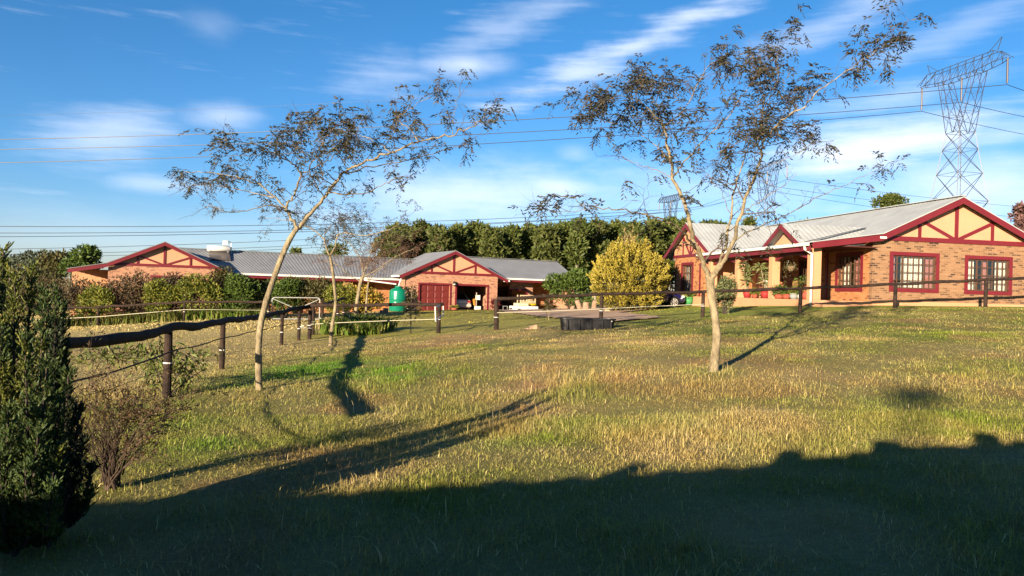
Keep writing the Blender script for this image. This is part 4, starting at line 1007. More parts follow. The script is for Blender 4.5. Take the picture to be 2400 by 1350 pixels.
L1 = [([(698,535,0),(735,492,-.1),(760,463,-.2),(775,440,-.25),(795,413,-.35),(830,388,-.5),(880,370,-.7),(920,357,-.8),(960,338,-1),(1010,325,-1.1),(1060,316,-1.2),(1100,300,-1.3),(1130,280,-1.3),(1160,262,-1.35)], .045, .006, 5.0, .17),
 ([(698,535,0),(675,500,.1),(672,480,.15),(690,458,.25),(700,430,.3),(706,408,.35),(695,388,.3),(668,374,.2),(645,360,.1),(620,345,0),(560,330,-.2),(515,330,-.3)], .034, .006, 7, .40),
 ([(674,497,.1),(648,465,.25),(610,432,.4),(580,422,.5),(540,410,.7),(480,402,.9),(430,405,1.0)], .024, .005, 7, .42),
 ([(668,486,.1),(612,480,-.2),(560,500,-.4),(535,498,-.5),(500,482,-.6),(478,486,-.6)], .014, .004, 3.5, .0),
 ([(640,462,.2),(600,455,.5),(550,440,.7),(500,437,.9),(450,432,1.0)], .014, .004, 6, .34),
 ([(770,450,-.2),(810,455,-.5),(862,452,-.7),(900,432,-.8),(930,418,-.8)], .018, .005, 4, .16),
 ([(805,408,-.4),(860,392,.1),(945,378,.4),(1010,362,.6),(1060,345,.7),(1095,338,.8)], .018, .004, 4.2, .22),
 ([(915,357,-.8),(890,335,-.5),(850,320,-.2),(815,310,0),(780,300,.1)], .014, .004, 7, .42),
 ([(985,332,-1),(955,300,-.7),(925,278,-.6),(960,255,-.6),(1010,225,-.7),(1025,205,-.7)], .012, .003, 5, .20),
 ([(1060,316,-1.2),(1061,290,-1.1),(1068,250,-1.0),(1080,215,-1)], .009, .003, 4, .12),
 ([(706,410,.35),(740,392,.5),(770,375,.6),(800,350,.7),(830,315,.8),(850,280,.8)], .018, .004, 7, .42),
 ([(668,374,.2),(690,345,.4),(700,315,.5),(705,290,.5)], .012, .004, 7, .45),
 ([(760,463,-.2),(740,430,-.5),(720,395,-.8),(745,360,-1),(760,320,-1.1),(800,285,-1.1)], .016, .004, 7, .42),
 ([(880,370,-.7),(900,345,-.2),(925,310,.1),(930,270,.2)], .013, .004, 6, .32)]
thorn_tree('thorn_tree', 'slender leaning thorn tree with flat spreading crown at left', 12.3, T1, L1, 11, LEAF_AC, 2, leaf_l=.15, tw=.37, LEAFK=.16)
T2 = [(1671, 872, 0.085), (1676, 830, 0.0778), (1681, 790, 0.072), (1676, 740, 0.0706), (1666, 690, 0.0706), (1664, 650, 0.0749)]
L2 = [([(1664,655,0),(1648,617,-.05),(1632,580,-.1),(1620,540,-.1),(1612,500,-.15),(1595,455,-.2),(1575,415,-.2),(1570,370,-.2),(1562,330,-.2),(1555,295,-.2)], .074, .022, 1.5, .35),
 ([(1577,415,-.2),(1592,395,-.3),(1620,360,-.5),(1650,328,-.7),(1680,300,-.8),(1715,265,-.9),(1745,220,-.9),(1772,180,-.8)], .024, .005, 5.5, .36),
 ([(1555,298,-.2),(1532,265,-.3),(1500,235,-.5),(1465,222,-.6),(1430,235,-.6),(1400,245,-.6)], .020, .005, 14, .80),
 ([(1556,296,-.2),(1580,280,0),(1610,250,.2),(1640,190,.4),(1660,150,.5),(1690,138,.6)], .018, .004, 8.5, .52),
 ([(1555,300,-.2),(1545,262,.2),(1530,225,.4),(1520,190,.5)], .018, .005, 15, .80),
 ([(1575,415,-.2),(1530,395,.1),(1500,388,.3),(1475,375,.5),(1455,360,.5)], .012, .003, 3, .0),
 ([(1570,375,-.2),(1540,345,.2),(1510,320,.5),(1470,300,.7),(1420,285,.8),(1388,275,.8)], .016, .004, 7, .48),
 ([(1632,585,-.1),(1616,565,-.4),(1590,532,-.8),(1560,518,-1.1),(1530,507,-1.3),(1500,500,-1.5),(1440,490,-1.8),(1400,488,-1.9),(1370,484,-2),(1345,465,-2.1),(1300,456,-2.2)], .028, .005, 3.2, .16),
 ([(1400,488,-1.9),(1355,492,-2),(1310,500,-2.1),(1275,490,-2.1)], .008, .003, 3.5, .35),
 ([(1667,648,0),(1690,612,.1),(1704,560,.3),(1712,520,.4),(1720,450,.5),(1732,410,.55),(1745,370,.6),(1755,345,.6),(1750,310,.6)], .044, .008, 3.5, .22),
 ([(1668,655,0),(1692,622,-.1),(1715,580,-.2),(1735,510,-.3),(1750,455,-.4),(1770,410,-.4),(1783,370,-.4),(1790,330,-.4),(1786,290,-.4),(1790,240,-.3),(1780,190,-.2),(1765,130,-.1)], .062, .007, 5.0, .42),
 ([(1790,325,-.4),(1820,295,-.6),(1850,270,-.7),(1890,245,-.8),(1920,210,-.9),(1950,190,-1),(1990,160,-1.1),(2040,130,-1.2),(2062,112,-1.2),(2090,96,-1.2)], .026, .004, 5.5, .46),
 ([(1786,300,-.4),(1805,270,0),(1820,240,.3),(1850,220,.5),(1890,205,.6)], .014, .004, 8, .5),
 ([(1790,330,-.4),(1765,320,-.8),(1740,330,-1),(1710,345,-1.1)], .014, .004, 8.5, .55),
 ([(1788,320,-.4),(1815,320,.1),(1845,310,.4),(1890,318,.5)], .012, .004, 8, .55),
 ([(1792,250,-.3),(1815,215,-.5),(1830,170,-.6),(1815,125,-.6)], .012, .004, 8, .5),
 ([(1706,585,.2),(1740,547,.5),(1790,527,.8),(1840,505,1.0),(1880,485,1.1),(1920,460,1.2),(1960,443,1.3),(2000,425,1.4),(2040,405,1.5),(2072,394,1.5)], .020, .004, 3.6, .16),
 ([(1712,520,.4),(1700,470,.8),(1685,440,1),(1660,410,1.1),(1640,395,1.2)], .012, .003, 4, .0),
 ([(1740,500,-.3),(1780,470,-.8),(1830,440,-1),(1870,405,-1.1)], .011, .003, 4, .0),
 ([(1735,515,-.3),(1800,500,.2),(1850,470,.5)], .010, .003, 4, .0),
 ([(1775,400,-.4),(1820,380,-.9),(1870,360,-1.1),(1910,330,-1.2)], .010, .003, 3.5, .02),
 ([(1600,465,-.2),(1625,440,.4),(1665,420,.7),(1700,395,.9)], .010, .003, 4, .0)]
thorn_tree('thorn_tree', 'tall forked thorn tree with pale trunk before the veranda', 13.0, T2, L2, 22, LEAF_AC2, 2, leaf_l=.17, tw=.50, LEAFK=.165)
T3 = [(774, 812, 0.068), (777, 770, 0.06), (788, 715, 0.052), (783, 660, 0.048), (776, 610, 0.044), (772, 598, 0.044)]
L3 = [([(772,600,0),(762,575,0),(760,560,.1),(745,545,.3),(720,530,.6),(690,520,.9),(650,512,1.2),(618,510,1.4)], .04, .008, 4.5, .62),
 ([(774,600,0),(786,580,-.2),(790,550,-.3),(805,545,-.6),(840,552,-1),(880,550,-1.4),(920,535,-1.7),(945,515,-1.9)], .04, .008, 4.5, .58),
 ([(760,560,.1),(762,545,.5),(775,530,.9),(800,515,1.3),(830,508,1.5)], .025, .008, 7, .7),
 ([(790,552,-.3),(795,535,0),(780,520,-.6),(750,510,-1),(720,505,-1.3)], .025, .008, 7, .7),
 ([(792,560,-.3),(815,570,.2),(850,562,.8),(890,545,1.1)], .02, .006, 6, .5),
 ([(772,602,0),(755,590,-.4),(740,578,-.6)], .015, .004, 2, .0)]
thorn_tree('thorn_tree', 'small flat topped thorn tree behind the leaning one', 24.0, T3, L3, 33, LEAF_AC, 3, nleaf=6, leaf_l=.16, tw=.8)
LEAF_RB = leaf_material('bare_tree_buds', [(.10, .05, .03), (.16, .085, .05), (.12, .07, .045), (.22, .13, .085)], .1)
T4 = [(830, 742, .10), (838, 700, .09), (845, 660, .085), (852, 645, .08)]
L4 = [([(852,645,0),(850,620,.2),(838,590,.6),(815,565,1),(790,550,1.4)], .05, .012, 7, .7), ([(852,645,0),(862,615,-.4),(870,585,-.8),(880,560,-1.1)], .05, .012, 7, .75),
 ([(850,650,0),(880,635,-.3),(910,612,-.6),(940,595,-1),(975,580,-1.4)], .04, .012, 6, .7), ([(845,660,0),(815,645,.3),(795,620,.6),(760,610,.9)], .035, .01, 6, .6), ([(870,590,-.8),(900,575,.2),(935,565,.8)], .03, .01, 7, .75), ([(858,628,-.3),(880,600,.6),(900,585,1.2)], .03, .01, 7, .75)]
thorn_tree('bare_tree', 'twiggy reddish winter tree behind the small thorn tree', 36.0, T4, L4, 44, LEAF_RB, 4, nleaf=4, leaf_l=.15, tw=1.0, group='twiggy winter trees')
T5 = [(857, 730, .06), (860, 690, .055), (864, 660, .05)]
L5 = [([(864,660,0),(858,640,.3),(850,625,.6)], .03, .01, 7, .6), ([(864,660,0),(880,640,-.3),(905,622,-.6),(950,590,-.8)], .03, .01, 7, .7), ([(864,655,0),(872,630,.5),(885,610,.9),(900,590,1.1)], .03, .01, 7, .7)]
thorn_tree('bare_tree', 'thin stemmed winter tree nearest the green tank', 39.0, T5, L5, 55, LEAF_RB, 4, nleaf=4, leaf_l=.15, tw=.9, group='twiggy winter trees')

# ------------------------------------------------------------------ shrubs and hedges
def blob_cloud(rn, blobs, n, shell=.45):
    """points and outward directions through a set of ellipsoids (cx,cy,cz,rx,ry,rz)"""
    w = np.array([b[3]*b[5] for b in blobs]); w = w/w.sum(); C = []; A = []
    for b, k_ in zip(blobs, rn.multinomial(n, w)):
        u = unit(rn.normal(size=(k_, 3))); r = (1-shell*rn.random(k_)**1.6)[:, None]
        C.append(np.array(b[:3])+u*r*np.array(b[3:6])); A.append(u)
    return np.concatenate(C), np.concatenate(A)
def lumpy(rn, c, rx, ry, rz_, n, k=.42, floor=True):
    """ellipsoid broken into n lumps sitting near its surface"""
    out = [(c[0], c[1], c[2], rx*.72, ry*.72, rz_*.72)]
    for i in range(n):
        u = unit(rn.normal(size=3)); u[2] = abs(u[2])*(.9) if (floor and rn.random() < .75) else u[2]
        s = k*rn.uniform(.7, 1.2); out.append((c[0]+u[0]*rx*.68, c[1]+u[1]*ry*.68, c[2]+u[2]*rz_*.68, rx*s, ry*s, rz_*s))
    return out
def shrub(name, label, px, d, wpx, y_top, mat, n, ll, lw, cat='shrub', group=None, seed=0, lumps=9, base=None, up=.35, depth=.8, y_base=None, trunk=True, bark=BARK_D, spread=.5, dark=None):
    rn = np.random.default_rng(seed+100); b = at(px, d)
    if base is not None: b.z = base
    top = P(px, y_top, d)[2]; h = top-b.z; rx = wpx/2/FPX*d
    t = thing(name, b, label, cat, group)
    bl = lumpy(rn, (b.x, b.y, b.z+h*.5), rx, rx*depth, h*.5, lumps)
    C, A = blob_cloud(rn, bl, n); k_ = C[:, 2] > b.z+.02; C, A = C[k_], A[k_]
    A = unit(A*spread+rn.normal(0, .55, A.shape)+np.array([0, 0, up]))
    leaf_part('foliage', C, A, ll*rn.uniform(.6, 1.3, len(C)), lw*rn.uniform(.7, 1.2, len(C)), mat, t, rn)
    if trunk:
        mb = MB()
        for i in range(5):
            e = Vector((b.x+rn.normal()*rx*.35, b.y+rn.normal()*rx*.3, b.z+h*.6)); mb.tube([b+Vector((rn.normal()*.06, rn.normal()*.06, -.1)), b.lerp(e, .5)+Vector((0, 0, .05)), e], [.035, .025, .012], 6)
        part('stems', mb, bark, t, world=True)
    return t
F_GRN = leaf_material('green_leaves', [(.035, .065, .012), (.07, .12, .016), (.11, .17, .025), (.05, .085, .014)], .25)
F_DK = leaf_material('dark_green_leaves', [(.02, .035, .010), (.04, .065, .014), (.06, .09, .018)], .2)
F_BRN = leaf_material('brown_leaves', [(.05, .036, .018), (.085, .058, .028), (.07, .062, .02), (.12, .078, .042)], .2)
F_YG = leaf_material('yellow_green_leaves', [(.08, .115, .014), (.14, .175, .02), (.27, .25, .035), (.06, .09, .014)], .25)
F_YEL = leaf_material('yellow_leaves', [(.42, .27, .03), (.58, .40, .07), (.20, .17, .02), (.50, .33, .05)], .25)
F_OLV = leaf_material('olive_leaves', [(.05, .055, .015), (.085, .085, .022), (.11, .085, .03), (.06, .07, .018)], .2)
F_GOLD = leaf_material('golden_conifer', [(.32, .26, .025), (.44, .35, .04), (.58, .48, .10), (.20, .18, .02)], .2)
HEDGE = [  # px, depth, width px, y top, material, leaf length, label
 (140, 43, 165, 640, F_BRN, 'broad reddish brown hedge bush at the far left end'), (60, 45, 150, 652, F_OLV, 'olive hedge bush behind the near conifer'), (225, 41.6, 80, 672, F_YG, 'low yellow green hedge bush left of the large brown one'),
 (300, 43, 128, 637, F_BRN, 'large brown hedge bush before the left gable'), (366, 42, 64, 655, F_YG, 'small yellow green hedge bush below the gable window'),
 (408, 43.5, 84, 637, F_BRN, 'brown hedge bush right of the gable window'), (462, 42.2, 92, 648, F_YG, 'wide yellow green hedge bush below the right end of the left gable'), (514, 43.5, 78, 628, F_OLV, 'tall olive hedge bush at the gable eave'),
 (560, 42.6, 90, 640, F_GRN, 'bright green hedge bush left of the leaning trunk'), (625, 43.5, 84, 652, F_DK, 'dark green hedge bush behind the leaning trunk'), (672, 43, 78, 652, F_GRN, 'green hedge bush above the pipe gate'),
 (735, 44, 100, 650, F_OLV, 'olive brown hedge bush right of the pipe gate'), (790, 43.5, 84, 662, F_YG, 'dull green hedge bush behind the small thorn tree'), (842, 44, 92, 668, F_YEL, 'yellow leaved bush beside the veranda post')]
for i, (px, d, w_, yt, m, lab) in enumerate(HEDGE):
    shrub('hedge_bush', lab, px, d, w_*1.22, yt-2, m, 4200, .17, .07, 'bush', 'hedge in front of the long house', seed=i, lumps=11)
shrub('round_bush', 'dense round green bush at the end of the long house', 1335, 47, 136, 626, F_GRN, 6500, .19, .085, 'bush', seed=31, lumps=14)
shrub('lemon_bush', 'leafy dark shrub with yellow top behind the blue car', 1550, 46, 74, 600, F_GRN, 2600, .20, .09, 'bush', seed=32, lumps=10)
shrub('yellow_topped_bush', 'yellow flowering top of a bush right of the golden conifer', 1556, 45.4, 46, 604, F_YG, 900, .18, .08, 'bush', seed=34, lumps=6)
shrub('variegated_shrub', 'speckled grey green shrub below the forked thorn tree', 1702, 29.5, 62, 640, leaf_material('speckled_leaves', [(.05, .075, .025), (.10, .13, .045), (.30, .29, .13), (.07, .10, .03)], .2), 3200, .10, .045, 'shrub', seed=35, lumps=12)
# golden conifer with several peaks
def golden():
    rn = np.random.default_rng(61); b = at(1476, 40.5); t = thing('golden_conifer', b, 'large golden yellow conifer bush beside the driveway', 'conifer')
    s_ = 40.5/FPX; bl = []
    for (px, py, wx, wz) in [(1476, 655, 88, 66), (1430, 662, 44, 52), (1522, 660, 44, 56), (1470, 625, 42, 52), (1440, 625, 30, 42), (1510, 615, 34, 42), (1474, 596, 18, 30), (1446, 590, 14, 26), (1508, 590, 16, 24), (1410, 640, 20, 30), (1545, 640, 20, 34)]:
        c = P(px, py, 40.5+rn.normal()*.3); bl.append((c[0], c[1], c[2], wx*s_, wx*s_*.8, wz*s_))
    bl.append((b.x, b.y, b.z+.5, 78*s_, 60*s_, .6))
    RC, RA = blob_cloud(rn, bl, 1150, .30); k_ = RC[:, 2] > b.z+.05; RC, RA = RC[k_], RA[k_]
    # plumes: short upswept sprays with gaps of shade between them
    PD = unit(RA*.75+rn.normal(0, .22, RA.shape)+np.array([0, 0, .85])); PL = rn.uniform(.22, .55, len(RC))
    m_ = 46; f = np.tile(np.linspace(.02, 1, m_), len(RC)); C = np.repeat(RC, m_, 0)-np.repeat(RA, m_, 0)*.14+np.repeat(PD*PL[:, None], m_, 0)*f[:, None]
    C = C+rn.normal(0, 1, C.shape)*(.085*(1.05-f))[:, None]; A = unit(np.repeat(PD, m_, 0)+rn.normal(0, .42, C.shape))
    leaf_part('foliage', C, A, .12*rn.uniform(.6, 1.3, len(C)), .036, F_GOLD, t, rn)
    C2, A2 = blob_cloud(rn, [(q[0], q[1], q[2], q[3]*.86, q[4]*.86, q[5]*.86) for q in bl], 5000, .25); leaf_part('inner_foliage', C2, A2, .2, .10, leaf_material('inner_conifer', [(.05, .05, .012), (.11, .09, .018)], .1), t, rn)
    c = P(1474, 580, 40.5); q = np.repeat([c], 260, axis=0)+rn.normal(0, 1, (260, 3))*np.array([.22, .2, .45]); leaf_part('dry_tip', q, unit(rn.normal(0, .35, q.shape)+np.array([0, 0, 1])), .28, .022, leaf_material('dry_tip', [(.30, .20, .09), (.42, .30, .16)], .1), t, rn)
    part('trunk', MB().tube([b+Vector((0, 0, -.1)), b+Vector((0, 0, 1.8))], [.14, .07], 8), BARK_D, t, world=True)
golden()
# strap leaved clumps
def strap_clump(px, d, h, w, n, mat, label, group, seed, name='lily_clump', upright=.7, lw=.045, cat='plant'):
    rn = np.random.default_rng(seed); b = at(px, d); t = thing(name, b, label, cat, group)
    C = np.stack([b.x+rn.normal(0, w*.4, n), b.y+rn.normal(0, w*.3, n), np.full(n, b.z-.02)], -1); az = rn.uniform(0, 2*pi, n); hh_ = h*rn.uniform(.6, 1.15, n); ln = hh_*rn.uniform(.35, .95, n)
    D = np.stack([np.cos(az), np.sin(az), 0*az], -1); S_ = np.stack([-np.sin(az), np.cos(az), 0*az], -1)*lw/2
    off = np.array(b); V = np.empty((n, 7, 3)); base = C-off
    m1 = base+D*(ln*.3)[:, None]+np.array([0, 0, 1])*(hh_*.7)[:, None]; m2 = base+D*(ln*.75)[:, None]+np.array([0, 0, 1])*(hh_*.98)[:, None]; tp_ = base+D*(ln*1.25)[:, None]+np.array([0, 0, 1])*(hh_*.72)[:, None]
    V[:, 0] = base-S_; V[:, 1] = base+S_; V[:, 2] = m1+S_; V[:, 3] = m1-S_; V[:, 4] = m2+S_*.8; V[:, 5] = m2-S_*.8; V[:, 6] = tp_
    o = (np.arange(n)*7)[:, None]
    F = np.concatenate([o+np.array([[0, 1, 2]]), o+np.array([[0, 2, 3]]), o+np.array([[3, 2, 4]]), o+np.array([[3, 4, 5]]), o+np.array([[5, 4, 6]])])
    ob = link('leaves', np_mesh('leaves', V.reshape(-1, 3), F, mat), t); ob['kind'] = 'stuff'
    return t
F_STRAP = leaf_material('strap_leaves', [(.08, .15, .018), (.15, .24, .03), (.24, .28, .05), (.33, .27, .11)], .3)
F_STRAPD = leaf_material('strap_leaves_dull', [(.08, .12, .02), (.15, .17, .03), (.26, .22, .07)], .25)
ordw = ['first', 'second', 'third', 'fourth', 'fifth', 'sixth', 'seventh', 'eighth', 'ninth', 'tenth', 'eleventh', 'twelfth', 'thirteenth', 'fourteenth', 'fifteenth', 'sixteenth', 'seventeenth', 'eighteenth', 'nineteenth', 'twentieth']
for i, px in enumerate([165, 200, 250, 290, 330, 370, 405, 455, 490, 530, 570, 605]):
    strap_clump(px, 40.5+.3*(i % 3), .62, .9, 110, F_STRAPD if i < 7 else F_STRAP, f'{ordw[i]} strap leaved lily clump from the left along the hedge fence', 'lily clumps along the back fence', 200+i)
for i, (px, d, h) in enumerate([(800, 28.6, .62), (832, 28.9, .70), (862, 29.2, .66), (885, 29.6, .50), (848, 28.0, .5)]):
    strap_clump(px, d, h, .85, 170, F_STRAP, ['left end lily clump beside the small thorn trunk', 'tall middle lily clump below the twiggy tree', 'lily clump third along the bed below the twiggy tree', 'right end low lily clump near the blocks', 'front lily clump of the bed by the tape'][i], 'lily bed by the garage lawn', 230+i)

# ------------------------------------------------------------------ saplings
def sapling(px, d, y_top, wpx, n, ll, lw, mat, label, seed, y_from=.15, name='sapling', droop=.5):
    rn = np.random.default_rng(seed); rnd = random.Random(seed); b = at(px, d); top = Vector(P(px, y_top, d)); h = top.z-b.z; w = wpx/2/FPX*d
    t = thing(name, b, label, 'sapling', 'young saplings'); mb = MB(); mb.tube([b+Vector((0, 0, -.1)), b.lerp(top, .5)+Vector((rnd.gauss(0, .03), 0, 0)), top], [.02, .014, .006], 6); C = []; A = []
    for i in range(n):
        f = y_from+(1-y_from)*i/n; p0 = b.lerp(top, f); az = rnd.uniform(0, 2*pi); l_ = w*(1.05-.55*f)*rnd.uniform(.5, 1.1); e = p0+Vector((math.cos(az)*l_, math.sin(az)*l_, l_*.55)); mb.tube([p0, e], [.007, .003], 4, cap=False)
        for k_ in range(7): q = p0.lerp(e, rnd.uniform(.3, 1.05)); C.append(list(q)); A.append([math.cos(az)+rnd.gauss(0, .7), math.sin(az)+rnd.gauss(0, .7), .4-droop+rnd.gauss(0, .5)])
    part('stem', mb, BARK_P, t, world=True); leaf_part('foliage', C, A, ll*rn.uniform(.7, 1.3, len(C)), lw, mat, t, rn)
sapling(966, 27.6, 676, 52, 46, .15, .05, F_OLV, 'bushy young sapling in front of the green tank and garage door', 301)
sapling(1287, 31, 690, 42, 26, .14, .05, F_OLV, 'spindly young sapling on the lawn below the round bush', 302, .3)
# lanceolate leaved bush round the near fence post
def peach_bush():
    rn = np.random.default_rng(71); rnd = random.Random(71); b = at(398, 11.95); t = thing('leafy_bush', b, 'drooping long leaved bush growing round the near fence post', 'bush'); mb = MB(); C = []; A = []
    stems = [((398, 930), (385, 850), (330, 820), (260, 815), (180, 822)), ((398, 930), (380, 870), (330, 845), (250, 835), (165, 850)), ((400, 930), (395, 840), (375, 800), (370, 768)), ((402, 930), (430, 850), (460, 835), (500, 826)), ((402, 930), (440, 870), (470, 850)), ((398, 930), (410, 830), (420, 815)), ((396, 930), (370, 880), (355, 830), (345, 790)), ((400, 930), (445, 885), (470, 870)), ((398, 930), (360, 900), (350, 870))]
    for s_ in stems:
        o_ = rnd.uniform(-.3, .5); pts = [Vector(P(x, y, 11.95+o_*min(1, i/2))) for i, (x, y) in enumerate(s_)]; pts[0] = b+Vector((0, 0, -.05)); pts = smooth_line(pts, 2); mb.tube(pts, [.013*(1-.75*i/len(pts)) for i in range(len(pts))], 5, cap=False)
        rs = resample(pts, .022)
        for i, p in enumerate(rs):
            if i < len(rs)*.3: continue
            for k_ in range(3):
                q = p+Vector((rnd.gauss(0, .08), rnd.gauss(0, .10), rnd.gauss(.02, .08))); C.append(list(q)); A.append([rnd.gauss(0, .8), rnd.gauss(0, .6), rnd.gauss(-.35, .4)])
    part('stems', mb, BARK_D, t, world=True)
    leaf_part('foliage', C, A, .125*rn.uniform(.7, 1.3, len(C)), .030, leaf_material('long_leaves', [(.06, .10, .02), (.11, .16, .03), (.20, .22, .05), (.10, .12, .03)], .25), t, rn, fold=.25)
peach_bush()
# dead twiggy bush in the foreground
def dead_bush():
    rnd = random.Random(81); rn = np.random.default_rng(81); b = G(258, 1152); t = thing('dead_bush', b, 'dry leafless brown bush beside the near conifer', 'bush'); mb = MB(); tips = []
    for i in range(46):
        az = rnd.uniform(0, 2*pi); sp_ = abs(rnd.gauss(0, .27)); d_ = Vector((math.cos(az)*sp_, math.sin(az)*sp_*.8, 1)); tp_ = []
        p0 = b+Vector((rnd.gauss(0, .035), rnd.gauss(0, .035), rnd.uniform(-.02, .10)))
        twig_from(p0, d_, rnd.uniform(.38, .70), .0075, rnd, mb, tp_, 0, -.02); tips += tp_
    part('branches', mb, material('dead_twig', (.12, .085, .06), .9, .1, color2=(.05, .035, .027), scale=14), t, world=True, kind='stuff')
    tp_ = [q for q in tips if q[0].x > b.x+.10 and rnd.random() < .55]+[q for q in tips if q[0].z > b.z+.55 and rnd.random() < .35]
    C = np.repeat(np.array([list(q[0]) for q in tp_]), 5, axis=0)+rn.normal(0, .018, (len(tp_)*5, 3)); A = np.repeat(np.array([list(q[1]) for q in tp_]), 5, axis=0)+rn.normal(0, .4, (len(tp_)*5, 3))
    leaf_part('dry_foliage', C, A, .032, .010, leaf_material('dry_conifer', [(.07, .045, .02), (.13, .075, .035), (.05, .05, .02)], .15), t, rn)
    part('rootstock', MB().tube([b+Vector((0, 0, -.1)), b+Vector((.01, 0, .08)), b+Vector((0, 0, .16))], [.05, .045, .03], 10), MATS['dead_twig'], t, world=True)
dead_bush()
# near conifers at the left edge
F_CYP = leaf_material('conifer_sprays', [(.022, .042, .014), (.040, .078, .022), (.07, .115, .028), (.10, .13, .025), (.032, .06, .02)], .2)
F_CYPY = leaf_material('conifer_sprays_tipped', [(.05, .075, .016), (.10, .13, .022), (.20, .20, .03), (.07, .10, .02)], .2)
F_CYP_SHADE = leaf_material('conifer_sprays_shade', [(.016, .026, .012), (.03, .045, .02), (.045, .065, .025)], .15)  # shadowed right side of the conifers put into a darker leaf colour
def conifer(px, py, d, spires, label, seed, matA, matB):
    rn = np.random.default_rng(seed); rnd = random.Random(seed); b = at(px, d); t = thing('conifer_bush', b, label, 'conifer', 'near conifers'); C = []; A = []; mb = MB()
    for (sx, sy, r, o_) in spires:
        tip = Vector(P(sx, sy, d+o_)); root = b+Vector((rnd.gauss(0, .08), rnd.gauss(0, .08), .05)); m_ = root.lerp(tip, .35); m_.x = tip.x*.75+root.x*.25; m_.y = tip.y*.75+root.y*.25
        pts = smooth_line([root, m_, tip], 3); mb.tube(pts, [.02*(1-.85*i/len(pts)) for i in range(len(pts))], 5, cap=False); rs = resample(pts, .018); Ln = len(rs)
        for i, p in enumerate(rs):
            f = i/Ln; R_ = r*min(1, .35+f*2.2)*(1-max(0, f-.35)/.65*.93)
            for k_ in range(4):
                az = rnd.uniform(0, 2*pi); rr = .85*R_*(1+.45*math.sin(i*.11+sx))*math.sqrt(rnd.random()); l_ = Vector((math.cos(az), math.sin(az), 0)); q = p+l_*rr
                sd = (l_*rnd.uniform(.3, .9)+Vector((rnd.gauss(0, .2), rnd.gauss(0, .2), 1))).normalized(); ln_ = rnd.uniform(.03, .075)
                for m2 in range(13):
                    f2 = (m2+1)/13; a2 = rnd.uniform(0, 2*pi); C.append([q.x+sd.x*ln_*f2+rnd.gauss(0, .004), q.y+sd.y*ln_*f2+rnd.gauss(0, .004), q.z+sd.z*ln_*f2]); A.append([sd.x+.75*math.cos(a2)*(1-f2), sd.y+.75*math.sin(a2)*(1-f2), sd.z])
    part('stems', mb, BARK_D, t, world=True); C = np.array(C); A = np.array(A); k_ = C[:, 2] > b.z; C, A = C[k_], A[k_]
    sel = vnoise(C[:, 0]*6+9, C[:, 2]*5) > .10
    for nm, m_, s_ in (('foliage', matA, ~sel), ('tipped_foliage', matB, sel)): leaf_part(nm, C[s_], A[s_], .025*rn.uniform(.6, 1.4, s_.sum()), .009, m_, t, rn)
conifer(55, 1250, 4.55, [(8, 590, .05, .25), (36, 655, .06, .0), (75, 640, .055, .1), (104, 690, .06, -.1), (0, 760, .09, -.1), (60, 800, .09, -.25), (110, 860, .08, -.2), (-60, 640, .1, .1), (-90, 760, .12, 0), (20, 960, .10, -.35), (90, 1010, .09, -.3), (135, 1060, .07, -.2), (-40, 900, .12, -.3), (60, 1100, .10, -.35), (0, 1080, .1, -.35), (140, 940, .06, 0), (120, 1150, .08, -.3)], 'green conifer at the left edge with upright sprays', 91, F_CYP, F_CYPY)
conifer(150, 1230, 4.95, [(134, 690, .05, .0), (148, 720, .045, .1), (120, 760, .06, .1), (160, 880, .05, 0), (185, 960, .05, -.05), (150, 980, .08, .1), (196, 1040, .05, -.1), (170, 1090, .08, -.1), (215, 1100, .05, -.15), (130, 860, .07, .2), (205, 1160, .06, -.1), (150, 820, .06, .1), (110, 1000, .09, .2), (110, 1120, .1, .1)], 'conifer behind the brighter one at the left, coloured as in shade', 92, F_CYP_SHADE, F_CYP)

